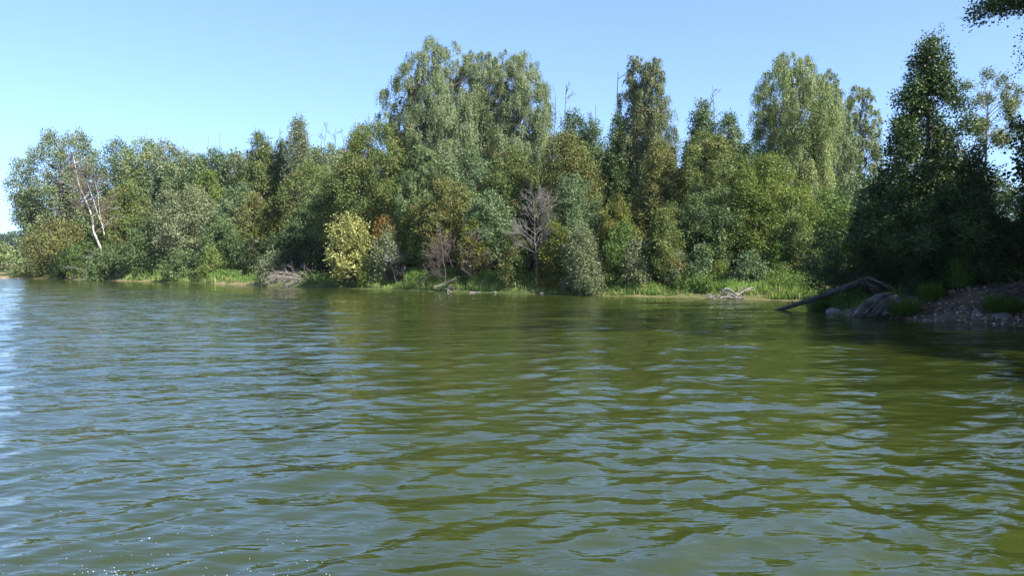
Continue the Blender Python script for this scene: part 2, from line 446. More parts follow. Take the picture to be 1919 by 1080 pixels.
def make_plant(root, rg, H, Wd, d, leafm, barkm, style='bush', prof='dome', z0=.1, dens=1.0, lumps=1.0, lean=0., stems=1,
               leafpx=1.25, holes=.1, trunk_r=None, shoots=0, gap=.0, upl=.5, weep=1.0, boughs=None, twigs=True):
    wood = MB(); lv = MB(); br = MB()
    s = max(.05, leafpx * d / 747)
    zc0 = z0 * H
    Hc = H - zc0
    R0 = Wd / 2
    area = math.pi * Wd * Hc * .75
    tr = trunk_r or max(.03, H * .011)
    fork = H * (.1 if style == 'bush' else .35)
    tops = []
    lx = lean * H

    def axis(z):
        f = z / H
        return np.array([lx * f * f, 0, z])
    if stems == 1:
        zz = np.linspace(-.35, H * (.94 if style != 'weep' else .88), 9)
        pts = np.array([axis(z) for z in zz]); pts[2:, :2] += np.cumsum(rg.normal(0, H * .008, (7, 2)), 0)
        wood.tube(pts, np.linspace(tr, tr * .12, 9), 7)
        trunkpts = np.stack([np.interp(np.linspace(0, 8, 90), np.arange(9), pts[:, k_]) for k_ in range(3)], 1)
    else:
        trunkpts = []
        for q in range(stems):
            a = 6.28 * q / stems + rg.uniform(-.5, .5)
            e = np.array([math.cos(a) * R0 * .45, math.sin(a) * R0 * .45, 0]) * rg.uniform(.5, 1.2)
            zt = H * rg.uniform(.6, .92)
            zz = np.linspace(-.3, zt, 7)
            pts = np.array([axis(max(z, 0)) * [1, 1, 0] + [0, 0, z] + e * (max(z, 0) / zt) ** .8 for z in zz])
            pts[2:, :2] += np.cumsum(rg.normal(0, H * .01, (5, 2)), 0)
            wood.tube(pts, np.linspace(tr * .75, tr * .1, 7), 6)
            trunkpts.append(pts)
        trunkpts = np.concatenate(trunkpts)
    rb0 = np.clip(.135 * Wd ** .6 * 1.35, .12, 1.6) * lumps
    nb = boughs or int(np.clip(area * (3.6 if style == 'weep' else 1.35) / (math.pi * rb0 ** 2), 14, 340))
    ph = rg.uniform(0, 6.28, 4)

    def env(t, az):
        e = profile(prof, t) * R0
        return e * (1 + .13 * np.sin(2 * az + ph[0] + 3 * t) + .12 * np.sin(3 * az + ph[1] - 7 * t) + .10 * np.sin(11 * t + ph[2] + az))
    # nearly even spread of boughs, more where the crown is wide
    tt = np.linspace(0, 1, 200); wts = profile(prof, tt) + .12; cdf = np.cumsum(wts) / wts.sum()
    q = (np.arange(nb) + rg.uniform(0, 1, nb)) / nb
    T = np.interp(q, cdf, tt)
    AZ = (np.arange(nb) * 2.399963 + rg.uniform(-.5, .5, nb)) % 6.2832
    RB = rb0 * (rg.uniform(.62, 1.3, nb) if style != 'weep' else rg.uniform(.5, 1.35, nb)) * np.clip(1.15 - .45 * T, .5, 1.2)
    rad = np.clip(env(T, AZ) - RB * .5, 0, None) * np.where(rg.random(nb) < .28, rg.uniform(.1, .75, nb), rg.uniform(.86, 1.04, nb))
    BP = np.stack([np.cos(AZ) * rad, np.sin(AZ) * rad, zc0 + T * Hc * .97], 1)
    BP[:, 0] += lx * (BP[:, 2] / H) ** 2
    BP[:, 2] -= RB * .2
    keep = rg.random(nb) > holes
    BP, RB, T = BP[keep], RB[keep], T[keep]
    nb = len(BP)
    # leaves: how many per bough
    nleaf = dens * area * 2.15 / (.5 * s * s * .84)
    per = np.maximum(8, (nleaf / nb * (RB / RB.mean()) ** 2)).astype(int)
    ctr = BP * [1, 1, 0] * .0
    for b in range(nb):
        p, r = BP[b], RB[b]
        axp = axis(p[2])
        out = unit(np.array([p[0] - axp[0], p[1] - axp[1], .001]) * [1, 1, 0])
        outl = math.hypot(p[0] - axp[0], p[1] - axp[1])
        # limb from the stem
        zj = max(H * .04, p[2] - (.35 + .5 * rg.random()) * (outl + r))
        k = np.argmin(np.abs(trunkpts[:, 2] - zj) + .6 * np.hypot(trunkpts[:, 0] - p[0], trunkpts[:, 1] - p[1]) * (stems > 1))
        a0 = trunkpts[k]
        if twigs:
            br.tube(curve(a0, p, .1 if style != 'tier' else .04, rg), np.linspace(min(tr * .36, .008 + .013 * outl), s * .07, 5), 4)
        n = per[b]
        tb = rg.normal(.46, .15)
        if style == 'weep':
            # bough arches over, strands hang from it
            ns = max(4, int(n / 13))
            u = unit(rg.standard_normal((ns, 3))); u[:, 2] = np.abs(u[:, 2]) * .6
            st = p + u * r * rg.uniform(.15, 1.1, (ns, 1))
            ln = rg.uniform(.5, 1.6, ns) * weep * r * 1.35
            m = 15
            f = (np.arange(m) + .5) / m
            sway = rg.normal(0, .16, (ns, 2)) + out[:2] * .12
            P = st[:, None] + np.stack([sway[:, 0, None] * f * ln[:, None], sway[:, 1, None] * f * ln[:, None], -(f ** 1.15) * ln[:, None]], -1)
            P = P + rg.normal(0, s * .42, P.shape)
            tn = tb + rg.normal(0, .1, (ns, 1)) + rg.normal(0, .07, (ns, m)) + .0
            tn = np.where(rg.random((ns, m)) < .02, .97, np.minimum(tn, .93))
            D = np.zeros((ns * m, 3)); D[:, 2] = -1.1
            leaf_quads(lv, rg, P.reshape(-1, 3), D, s * .95, tn.ravel(), up=.15, wid=.3, jit=.55, nrm=np.repeat(unit(u * [1, 1, .4] + out * .5), m, 0))
        elif style == 'tier':
            # flat spray that reaches outward and droops a little
            m = n
            e = rg.random(m) ** .7
            side = np.array([-out[1], out[0], 0])
            L = outl * .62 + r * .8
            w = (.25 + .75 * np.sin(math.pi * np.clip(e * .9, 0, 1))) * r * 1.15
            P = p + out * (e[:, None] * L - L * .62) + side * (rg.normal(0, .5, m) * w)[:, None]
            P[:, 2] += .10 * r - .42 * r * e ** 2 + rg.normal(0, .32, m) * r + rg.normal(.15, .4) * (e - .4) * L
            # clusters: pull to sprig centres
            K = max(3, m // 26); cidx = rg.integers(0, m, K); near = rg.integers(0, K, m)
            P = P * .45 + P[cidx[near]] * .55 + rg.normal(0, s * .9, P.shape) * [1, 1, .6]
            tn = tb + rg.normal(0, .12, K)[near] + rg.normal(0, .1, m)
            tn = np.where(rg.random(m) < .012, .97, np.minimum(tn, .93))
            D = np.tile(out * .8 + [0, 0, -.5], (m, 1))
            leaf_quads(lv, rg, P, D, s, tn, up=1.1, wid=.45, jit=.6)
        else:
            lps = 11
            ns = max(3, n // lps)
            u = unit(rg.standard_normal((ns, 3)) + out * .5 + [0, 0, .35])
            c = p + u * (r * rg.uniform(.45, 1.12, (ns, 1)) ** .6) * [1, 1, .88]
            c += .10 * r * rg.standard_normal((ns, 3))
            if style == 'spray':      # longer twigs stick out and up
                c += u * (rg.random((ns, 1)) ** 3) * r * .7
            spread = s * (1.35 if style == 'bush' else 1.6)
            P = c[:, None] + rg.normal(0, spread, (ns, lps, 3)) + u[:, None] * rg.uniform(-1.2, 1.2, (ns, lps, 1)) * spread
            tn = tb + rg.normal(0, .10, (ns, 1)) + rg.normal(0, .06, (ns, lps))
            acc = (rg.random((ns, 1)) < .03 + .12 * (rg.random() < .12)) & (rg.random((ns, lps)) < .7)
            tn = np.where(acc, .97, np.minimum(tn, .93))
            D = np.repeat(u * .9, lps, 0)
            leaf_quads(lv, rg, P.reshape(-1, 3), D, s, tn.ravel(), up=upl, wid=.42, jit=.8, nrm=D)
            if twigs and r > .35:
                for q_ in rg.integers(0, ns, 2):
                    br.tube(np.stack([p, p * .4 + c[q_] * .6, c[q_]]), [s * .10, s * .07, s * .04], 3)
    # upright leafy shoots on the skyline
    if shoots:
        top = np.argsort(-BP[:, 2])[:max(3, nb // 3)]
        for _ in range(shoots):
            b = rg.choice(top); a = BP[b] + rg.normal(0, RB[b] * .6, 3)
            L = rg.uniform(.5, 1.3) * H * .07
            e = a + np.array([rg.normal(0, .2), rg.normal(0, .2), 1]) * L + [0, 0, RB[b] * .6]
            br.tube(np.stack([a, (a + e) / 2 + rg.normal(0, L * .05, 3), e]), [s * .12, s * .1, s * .06], 3)
            m = 22
            P = a + (e - a) * rg.uniform(.25, 1, (m, 1)) + rg.normal(0, s * .8, (m, 3))
            leaf_quads(lv, rg, P, np.tile([0, 0, .7], (m, 1)), s * .85, rg.normal(.5, .15, m).clip(0, .9), up=.3)
    wood.build('trunk', barkm, root, smooth=True)
    if br.v: br.build('branches', M['bark'] if barkm is not M['deadwood'] else barkm, root, smooth=True)
    lv.build('crown' if H > 3 else 'foliage', leafm, root)


def dead_branches(mb, rg, p, dirv, L, r, depth, spread=.5, droop=0., rmin=.006, kids=(3, 6)):
    n = 5
    pts = [np.array(p, float)]; dv = np.array(dirv, float)
    for _ in range(n - 1):
        dv = unit(dv + rg.normal(0, .10, 3) + [0, 0, -droop]); pts.append(pts[-1] + dv * L / (n - 1))
    pts = np.array(pts)
    mb.tube(pts, np.maximum(np.linspace(r, r * .35, n), rmin), 6 if depth > 1 else 4)
    if depth <= 0: return
    for _ in range(rg.integers(*kids)):
        f = rg.uniform(.25, 1.0); k = min(int(f * (n - 1)), n - 2); q = pts[k] + (pts[k + 1] - pts[k]) * (f * (n - 1) - k)
        nd = unit(unit(pts[k + 1] - pts[k]) + rg.normal(0, spread, 3) + [0, 0, .12])
        dead_branches(mb, rg, q, nd, L * rg.uniform(.4, .7), r * .5, depth - 1, spread, droop, rmin, kids)


SEED = [100]


def plant(name, px, d, ytop, w, mat, label, cat='tree', group=None, bark='bark', ybase=None, **kw):
    """a tree or bush standing d metres away: its top and width are its real size there"""
    rg = np.random.default_rng(int(abs(px) * 131 + d * 17 + ytop))
    g = at(px, 520, d)
    x, y = g[0], g[1]
    z = max(gz(x, y), -.1) - .05
    if ybase is not None: z = at(px, ybase, d)[2]
    H = at(px, ytop, d)[2] - z
    root = empty(name, (x, y, z), label, cat, group)
    Wd = w / 1400 * d
    make_plant(root, rg, H, Wd, d, M[mat], M[bark], **kw)
    return root


FW = 'trees of the wood along the far bank'
SH = 'bushes along the far waterline'
DK = 'trees on the shaded right bank'
ED = 'undergrowth on the shaded right bank'
BK = 'trees filling the wood behind the front row'

#--- back rows first (they close the gaps between the trees in front)
BR = [
    # px, d, ytop, w, mat, prof
    (118, 122, 410, 70, 'alder_b', 'dome'), (150, 118, 372, 100, 'willow_g', 'dome'), (200, 112, 380, 110, 'alder', 'dome'),
    (275, 106, 330, 110, 'alder', 'dome'), (330, 104, 300, 100, 'alder_b', 'round'), (385, 100, 288, 100, 'alder', 'round'),
    (440, 98, 282, 100, 'alder_b', 'dome'), (500, 96, 280, 100, 'alder', 'round'), (590, 92, 272, 90, 'alder', 'round'),
    (640, 88, 275, 90, 'willow_g', 'dome'), (690, 78, 300, 110, 'alder', 'dome'), (760, 72, 300, 120, 'alder', 'dome'),
    (840, 70, 310, 130, 'alder', 'dome'), (920, 68, 310, 130, 'alder', 'dome'), (1000, 66, 290, 120, 'alder', 'dome'),
    (1090, 62, 250, 120, 'alder_b', 'round'), (1150, 60, 270, 110, 'alder', 'dome'), (1220, 60, 290, 120, 'dark', 'dome'),
    (1290, 58, 300, 110, 'alder', 'dome'), (1380, 56, 300, 130, 'alder', 'dome'), (1460, 54, 340, 130, 'alder_b', 'dome'),
    (1530, 52, 400, 130, 'bright', 'dome'), (1600, 50, 330, 120, 'alder_b', 'dome'), (1680, 46, 300, 130, 'dark', 'dome'),
    (1560, 42, 430, 120, 'bright', 'dome'), (1760, 40, 300, 140, 'dark', 'dome'), (1850, 36, 320, 150, 'dark', 'dome'), (1950, 32, 290, 140, 'dark', 'dome'),
]
BRL = ['behind the left tip of the headland', 'behind the leaning dead birch', 'under the sky gap right of the leaning birch', 'below the yellow-green birch on the left skyline', 'below the thin grey tree on the left skyline', 'below the left one of the two short poles', 'below the right one of the two short poles', 'behind the pointed left skyline tree', 'behind the tall ragged left-centre tree', 'below the cluster of bare poles', 'behind the left shoulder of the huge willow', 'behind the right shoulder of the huge willow', 'under the left twin birch', 'between the trunks of the twin birches', 'under the right twin birch', 'below the tall leaning bare pole', 'left of the spiky birch pair', 'under the spiky birch pair', 'right of the spiky birch pair', 'left of the right weeping birch', 'under the right weeping birch', 'behind the yellow-green willow', 'between the right weeping birch and the linden', 'behind the dark linden', 'in the sunny gap above the leaning log', 'right of the linden under the sparse pale tree', 'behind the dark shrubs of the right bank', 'at the right edge behind the stony bank']
for (px, d, yt, w, mt, pf), where in zip(BR, BRL):
    plant('woodland_tree', px, d, yt, w, mt, 'woodland tree ' + where, 'tree', BK,
          prof=pf, z0=.05, dens=.75, leafpx=1.8, stems=1)
# understorey close behind the first bushes, shade darkened into its leaf colours
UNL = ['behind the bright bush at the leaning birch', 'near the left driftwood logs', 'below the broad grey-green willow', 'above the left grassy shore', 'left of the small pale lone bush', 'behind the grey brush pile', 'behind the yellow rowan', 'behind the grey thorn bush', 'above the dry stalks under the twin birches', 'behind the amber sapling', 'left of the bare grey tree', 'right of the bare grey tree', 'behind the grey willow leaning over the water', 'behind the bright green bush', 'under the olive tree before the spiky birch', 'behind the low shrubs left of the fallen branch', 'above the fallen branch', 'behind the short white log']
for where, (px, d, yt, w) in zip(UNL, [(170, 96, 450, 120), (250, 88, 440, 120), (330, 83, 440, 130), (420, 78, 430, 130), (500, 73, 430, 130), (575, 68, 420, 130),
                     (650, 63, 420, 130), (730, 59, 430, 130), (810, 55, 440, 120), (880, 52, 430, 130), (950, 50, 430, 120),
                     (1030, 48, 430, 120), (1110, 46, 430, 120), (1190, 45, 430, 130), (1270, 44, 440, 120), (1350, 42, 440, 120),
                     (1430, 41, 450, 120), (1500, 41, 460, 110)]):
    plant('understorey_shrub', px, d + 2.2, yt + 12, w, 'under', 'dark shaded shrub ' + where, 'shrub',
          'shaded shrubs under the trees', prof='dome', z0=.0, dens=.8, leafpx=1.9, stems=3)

T = [
    # ---- left headland
    ('birch_tree', 122, 114, 240, 146, 'birch', 'big airy pale green tree, tallest on the left headland', dict(style='spray', prof='egg', z0=.12, bark='greybirch', dens=.72, holes=.1, lumps=.85, trunk_r=.2, shoots=12)),
    ('birch_tree', 84, 116, 356, 56, 'alder_b', 'blue-green leaning tree reaching out over open water at the far left', dict(style='spray', prof='egg', z0=.3, dens=.75, lean=-.2, holes=.1, lumps=.8)),
    ('willow_shrub', 112, 104, 412, 115, 'olive', 'rounded olive willow under the pale tree on the left tip', dict(style='spray', prof='dome', z0=.02, stems=4)),
    ('willow_shrub', 178, 97, 448, 100, 'bright', 'bright green bush at the foot of the leaning white birch', dict(style='bush', prof='dome', z0=0, stems=4, dens=.85)),
    ('willow_shrub', 204, 87.4, 462, 62, 'alder', 'dark green bush hiding the foot of the leaning white birch', dict(style='bush', prof='dome', z0=0, stems=4)),
    ('willow_shrub', 160, 95, 486, 60, 'ygreen', 'low yellow-green bush left of the driftwood below the leaning birch', dict(style='spray', prof='dome', z0=0, stems=4)),
    ('alder_tree', 240, 98, 340, 100, 'willow_g', 'dense rounded green tree just right of the leaning dead birch', dict(style='bush', prof='dome', z0=.18, stems=2, dens=1.1)),
    ('birch_tree', 234, 112, 258, 70, 'alder_b', 'feathery dark-leaved tree on the skyline right of the gap of sky', dict(style='spray', prof='round', z0=.25, dens=.7, holes=.15, lean=-.05, lumps=.8, shoots=6)),
    ('birch_tree', 274, 110, 256, 82, 'birch_yellow', 'yellow-green birch on the skyline right of the gap of sky', dict(style='spray', prof='round', z0=.15, dens=.9, bark='greybirch', lumps=.85, shoots=6)),
    ('alder_tree', 318, 106, 258, 62, 'willow', 'thin greyish tree rising right of the yellow-green birch', dict(style='spray', prof='egg', z0=.3, dens=.55, holes=.2)),
    ('alder_tree', 352, 100, 277, 76, 'birch', 'small light green tree between the thin grey tree and the bare poles', dict(style='bush', prof='round', z0=.2)),
    ('alder_tree', 402, 97, 274, 92, 'alder_b', 'flat-topped green tree below the two short bare poles on the left skyline', dict(style='bush', prof='round', z0=.2, dens=.9)),
    ('alder_tree', 448, 95, 283, 70, 'willow', 'grey-green tree on the skyline right of the two short bare poles', dict(style='bush', prof='dome', z0=.2)),
    ('alder_tree', 392, 90, 318, 92, 'ygreen', 'yellowish tree in the second row below the left skyline', dict(style='bush', prof='dome', z0=.1)),
    ('willow_tree', 354, 86, 345, 122, 'willow', 'broad grey-green willow with visible stems on the left part of the bank', dict(style='spray', prof='dome', z0=.25, stems=4, dens=1.0)),
    ('alder_tree', 452, 84, 340, 92, 'alder_b', 'bluish green tree right of the broad grey-green willow', dict(style='bush', prof='dome', z0=.2, stems=2)),
    ('alder_tree', 490, 90, 243, 84, 'willow_g', 'taller green tree with a pointed top rising above the left skyline', dict(style='bush', prof='dome', z0=.15, shoots=6)),
    ('alder_tree', 530, 90, 255, 56, 'alder', 'dark narrow tree right against the pointed left skyline tree', dict(style='bush', prof='cone', z0=.15, shoots=3)),
    ('alder_tree', 562, 87, 216, 74, 'willow', 'tall ragged grey-green tree topped by a wispy curl on the left-centre skyline', dict(style='spray', prof='spire', z0=.25, shoots=10, dens=.9)),
    ('alder_tree', 622, 83, 268, 92, 'birch', 'pale green tree below the cluster of bare poles', dict(style='bush', prof='round', z0=.2)),
    ('willow_tree', 478, 82, 362, 84, 'olive', 'olive bushy tree with a few yellow sprigs left of the big shadow', dict(style='bush', prof='dome', z0=.25, stems=3)),
    ('maple_tree', 520, 80, 366, 66, 'amber', 'small tree tinged orange and yellow left of the big shadow', dict(style='bush', prof='dome', z0=.3, stems=2)),
    ('alder_tree', 586, 79, 300, 110, 'willow_g', 'sunlit willow tree above the big shadow in the left-centre wood', dict(style='spray', prof='dome', z0=.3, stems=3)),
    ('alder_tree', 420, 79, 408, 92, 'alder', 'dark green rounded bush tree low on the bank left of the shadow', dict(style='bush', prof='dome', z0=.15, stems=3)),
    ('alder_tree', 285, 86, 405, 90, 'alder', 'low dark green tree leaning over the water near the left driftwood', dict(style='bush', prof='dome', z0=.0, stems=3)),
    # ---- the big willow and centre
    ('willow_tree', 704, 60.5, 228, 188, 'willow_g', 'huge rounded willow with some reddish leaves, bulging forward left of the twin birches', dict(style='spray', prof='dome', z0=.28, stems=5, dens=1.15, shoots=14, lumps=.9, trunk_r=.13)),
    ('willow_tree', 620, 70, 322, 120, 'alder', 'dark green willow in the shadow on the left of the huge rounded willow', dict(style='bush', prof='dome', z0=.22, stems=4)),
    ('alder_tree', 572, 71, 400, 100, 'alder', 'dark bush tree in deep shade above the grey brush pile', dict(style='bush', prof='dome', z0=.2, stems=3)),
    ('alder_tree', 792, 57, 262, 110, 'alder', 'dark green tree with hanging sprays in front of the left tall birch', dict(style='weep', prof='dome', z0=.3, stems=2, weep=.7)),
    ('birch_tree', 824, 64, 66, 190, 'birch', 'left one of the twin tall weeping birches that top the skyline', dict(style='weep', prof='egg', z0=.4, bark='birchbark', dens=.95, holes=.14, trunk_r=.2, weep=1.0, lumps=1.15, leafpx=1.15)),
    ('birch_tree', 778, 65, 150, 95, 'birch_dark', 'dark weeping birch crown hanging on the left flank of the twin birches', dict(style='weep', prof='egg', z0=.42, bark='greybirch', dens=.85, holes=.15, weep=1.2)),
    ('birch_tree', 968, 66, 84, 160, 'birch', 'right one of the twin tall weeping birches that top the skyline', dict(style='weep', prof='egg', z0=.38, bark='birchbark', dens=1.0, holes=.12, trunk_r=.2, weep=1.0, lumps=1.15, leafpx=1.15)),
    ('birch_tree', 898, 67, 84, 130, 'birch', 'slender birch crown filling the dip between the twin tall birches', dict(style='weep', prof='egg', z0=.38, bark='greybirch', dens=1.0, holes=.08, weep=1.0, lumps=1.1, leafpx=1.15)),
    ('alder_tree', 882, 56, 272, 124, 'alder_b', 'bluish green bushy tree in front of the twin birches', dict(style='bush', prof='dome', z0=.32, stems=3, dens=1.0)),
    ('alder_tree', 958, 54, 276, 112, 'willow_g', 'mid green tree in front of the right twin birch', dict(style='spray', prof='dome', z0=.34, stems=2)),
    ('alder_tree', 838, 52, 330, 110, 'olive', 'olive green bushy tree in front of the twin birches, half way up the bank', dict(style='bush', prof='dome', z0=.36, stems=3)),
    ('alder_tree', 918, 49.5, 352, 96, 'alder_b', 'blue-green tree left of the bare grey tree', dict(style='bush', prof='dome', z0=.3, stems=2, dens=.9)),
    ('alder_tree', 1072, 60, 204, 52, 'alder', 'spindly green tree beside a bare pole, right of the twin birches', dict(style='bush', prof='round', z0=.4, dens=.8, holes=.2, shoots=5)),
    ('alder_tree', 1108, 60, 216, 72, 'alder_b', 'green tree on the skyline between the bare pole and the dark spiky birch', dict(style='bush', prof='dome', z0=.3)),
    ('maple_tree', 1064, 51, 246, 120, 'olive', 'rounded olive brown tree right of the twin birches', dict(style='spray', prof='round', z0=.2, stems=2, dens=1.05)),
    ('alder_tree', 1074, 46, 322, 104, 'alder_b', 'blue-green rounded tree in front of the olive brown tree', dict(style='bush', prof='dome', z0=.03, stems=2)),
    ('birch_tree', 1222, 54, 96, 124, 'birch_dark', 'tall dark spiky weeping birch standing alone between the two big birch groups', dict(style='weep', prof='broad', z0=.3, bark='greybirch', dens=.85, holes=.16, trunk_r=.17, weep=1.25, lumps=.95)),
    ('birch_tree', 1190, 55, 90, 104, 'birch_dark', 'darker left half of the tall spiky birch pair, its top slightly narrower', dict(style='weep', prof='broad', z0=.3, bark='greybirch', dens=.8, holes=.15, weep=1.1)),
    ('alder_tree', 1156, 54, 205, 62, 'dark', 'very dark leafy tree in the shadow left of the spiky birch', dict(style='bush', prof='dome', z0=.1)),
    ('alder_tree', 1236, 47, 254, 96, 'olive', 'olive tree right in front of the spiky dark birch', dict(style='spray', prof='dome', z0=.03, stems=2, dens=1.0)),
    ('alder_tree', 1314, 55, 180, 84, 'alder_b', 'slender tree with bare twigs at its top, right of the spiky birch', dict(style='bush', prof='broad', z0=.25, holes=.15, shoots=6)),
    ('alder_tree', 1362, 54, 206, 80, 'alder_b', 'small sprawling tree in the dip left of the right weeping birch', dict(style='bush', prof='dome', z0=.3, holes=.15, shoots=4)),
    ('alder_tree', 1326, 46, 238, 160, 'willow_g', 'large bushy tree below the slender twiggy tree right of the spiky birch', dict(style='bush', prof='dome', z0=.2, stems=3, dens=1.0)),
    ('alder_tree', 1342, 42.5, 345, 140, 'alder', 'green alder bush with dark gaps, low on the bank left of the fallen branch', dict(style='bush', prof='dome', z0=.22, stems=3)),
    ('willow_tree', 1436, 42.5, 290, 158, 'ygreen', 'big rounded yellow-green willow in front of the right weeping birch', dict(style='spray', prof='dome', z0=.22, stems=4, dens=1.1, lumps=.85)),
    ('birch_tree', 1482, 55, 86, 164, 'birch_yellow', 'tall weeping birch on the right, lightest and fullest of its crown', dict(style='weep', prof='egg', z0=.34, bark='birchbark', dens=1.1, holes=.08, trunk_r=.19, weep=1.4, lumps=1.05, leafpx=1.25)),
    ('birch_tree', 1550, 57, 118, 96, 'birch', 'birch joined to the right side of the full weeping birch', dict(style='weep', prof='dome', z0=.3, bark='greybirch', dens=.9, holes=.12, weep=1.1)),
    ('birch_tree', 1606, 60, 150, 92, 'birch', 'hazy pale birch peeping between the right weeping birch and the dark linden', dict(style='weep', prof='egg', z0=.2, bark='greybirch', dens=.85, weep=1.0)),
    ('alder_tree', 1400, 52, 260, 62, 'dark', 'dark tree in shade under the left side of the right weeping birch', dict(style='bush', prof='dome', z0=.1)),
    ('alder_tree', 1496, 39.5, 400, 72, 'willow_g', 'leafy green tree at the water right of the yellow-green willow', dict(style='bush', prof='dome', z0=.0, stems=3)),
    ('alder_tree', 1556, 44, 350, 100, 'bright', 'sunlit bright green tree seen past the end of the dark linden', dict(style='bush', prof='dome', z0=.05, stems=2, dens=.9)),
    # ---- smaller shrubs along the waterline
    ('shrub', 508, 63, 472, 44, 'willow', 'small pale bush standing alone in the big shadow left of the yellow rowan', dict(style='spray', prof='dome', z0=0, stems=3)),
    ('rowan_tree', 654, 55, 400, 82, 'pale', 'pale yellow rowan lit brightly against the dark shade', dict(style='bush', prof='egg', z0=.1, stems=2, dens=.75, lumps=.58, holes=.5, upl=1.0, leafpx=1.8, shoots=9)),
    ('willow_shrub', 692, 54, 478, 42, 'ygreen', 'narrow drooping green shrub between the yellow rowan and the grey thorn bush', dict(style='weep', prof='dome', z0=0, stems=2, weep=1.2)),
    ('maple_tree', 722, 55.5, 404, 34, 'orange', 'bright orange autumn sapling above the grey thorn bush', dict(style='bush', prof='round', z0=.55, dens=.8)),
    ('willow_shrub', 730, 53.6, 425, 60, 'willow', 'greyish thorn bush with bare twigs right of the yellow rowan', dict(style='spray', prof='dome', z0=.1, stems=4, dens=.7, holes=.2)),
    ('maple_tree', 775, 54, 390, 50, 'amber', 'yellow and orange tinged sapling right of the orange one', dict(style='bush', prof='dome', z0=.45, dens=.7)),
    ('alder_tree', 795, 52.5, 405, 52, 'bright', 'fresh green bush right of the orange sapling', dict(style='bush', prof='dome', z0=.35, dens=.8)),
    ('alder_tree', 888, 48.3, 408, 58, 'amber', 'dull amber-leaved sapling between the two twiggy thickets', dict(style='bush', prof='dome', z0=.3, dens=.6, holes=.25)),
    ('alder_tree', 962, 46, 428, 56, 'willow_g', 'pale leafy bush at the left foot of the bare grey tree', dict(style='bush', prof='dome', z0=0, stems=3, dens=.7)),
    ('maple_tree', 1044, 44.2, 412, 64, 'amber', 'green and yellow maple bush at the right foot of the bare grey tree', dict(style='bush', prof='dome', z0=0, stems=3, dens=.85)),
    ('willow_shrub', 1090, 42.8, 415, 66, 'willow', 'speckled grey-green willow left of the bright green bush', dict(style='bush', prof='dome', z0=.0, stems=3, dens=.9)),
    ('willow_shrub', 1104, 41.9, 488, 58, 'willow', 'rounded grey willow bush leaning out over the water', dict(style='spray', prof='dome', z0=0, stems=5, dens=1.1)),
    ('maple_tree', 1158, 44.5, 368, 76, 'amber', 'yellow-orange bush in the middle of the bank under the spiky birch', dict(style='bush', prof='dome', z0=.25, dens=.95)),
    ('willow_shrub', 1168, 42.6, 418, 72, 'bright', 'bright green bush below the yellow-orange bush', dict(style='spray', prof='dome', z0=0, stems=3, dens=1.0)),
    ('willow_shrub', 1196, 41.6, 446, 56, 'willow', 'pale feathery shrub right of the bright green bush', dict(style='spray', prof='dome', z0=0, stems=3, dens=.8)),
    ('willow_shrub', 1246, 41.4, 386, 76, 'willow_g', 'tall speckled shrub under the olive tree before the spiky birch', dict(style='bush', prof='dome', z0=0, stems=3)),
    ('willow_shrub', 1270, 40.8, 470, 46, 'willow', 'low pale shrub on the grass left of the alder bush', dict(style='spray', prof='dome', z0=0, stems=3)),
    ('willow_shrub', 1312, 40.4, 455, 44, 'alder_b', 'small blue-green shrub on the grass below the alder bush', dict(style='bush', prof='dome', z0=0, stems=3)),
    ('willow_shrub', 1352, 39.8, 490, 40, 'ygreen', 'low yellow-green shrub above the left end of the fallen branch', dict(style='bush', prof='dome', z0=0, stems=3)),
    ('willow_shrub', 1404, 38.8, 470, 56, 'alder_b', 'rounded grey-green shrub above the middle of the fallen branch', dict(style='bush', prof='dome', z0=0, stems=3)),
    ('willow_shrub', 1448, 37.8, 508, 46, 'ygreen', 'small lime green shrub just left of the short white log', dict(style='bush', prof='dome', z0=0, stems=3, dens=.8)),
    ('willow_shrub', 1462, 39.4, 455, 44, 'bright', 'fresh green shrub behind the lime green shrub by the short white log', dict(style='bush', prof='dome', z0=0, stems=3)),
    ('shrub', 345, 78, 470, 66, 'alder', 'low green bush hanging to the water on the left part of the bank', dict(style='bush', prof='dome', z0=0, stems=3)),
    ('shrub', 398, 74, 462, 40, 'ygreen', 'small yellow-green bush at the waterline left of the big shadow', dict(style='spray', prof='dome', z0=0, stems=3, dens=.7)),
    # ---- right point, in shade
    ('linden_tree', 1736, 26, 55, 244, 'dark', 'tall dark linden with tiered boughs, tallest tree on the shaded right bank', dict(style='spray', prof='cone', z0=.05, dens=.95, trunk_r=.16, leafpx=1.9, holes=.2, lumps=.72, boughs=200, shoots=12)),
    ('linden_tree', 1654, 27.5, 330, 100, 'dark', 'dark bushy tree at the left foot of the tall linden', dict(style='spray', prof='dome', z0=.05, dens=.9, leafpx=1.7)),
    ('oak_tree', 1566, 28.5, 425, 104, 'dark', 'dark branch-laden sapling hanging over the sunny gap beside the leaning log', dict(style='spray', prof='dome', z0=.2, dens=.5, holes=.22, lean=-.12, leafpx=1.7)),
    ('maple_tree', 1800, 24.5, 330, 120, 'under', 'dark maple with a few yellow leaves right of the tall linden', dict(style='tier', prof='dome', z0=.08, dens=.9, boughs=56)),
    ('birch_tree', 1850, 40, 134, 100, 'willow', 'small sparse tree with a pale trunk seen against the sky right of the linden', dict(style='spray', prof='round', z0=.66, dens=.4, holes=.25, bark='deadwood', trunk_r=.13, lumps=.62, boughs=34)),
    ('alder_tree', 1952, 26, 232, 84, 'dark', 'dark leafy tree at the right edge below the sparse pale-trunked tree', dict(style='bush', prof='broad', z0=.1, dens=.9)),
    ('alder_tree', 1846, 30, 335, 70, 'dark', 'dark tree filling the gap right of the tall linden', dict(style='bush', prof='dome', z0=.1, dens=.8)),
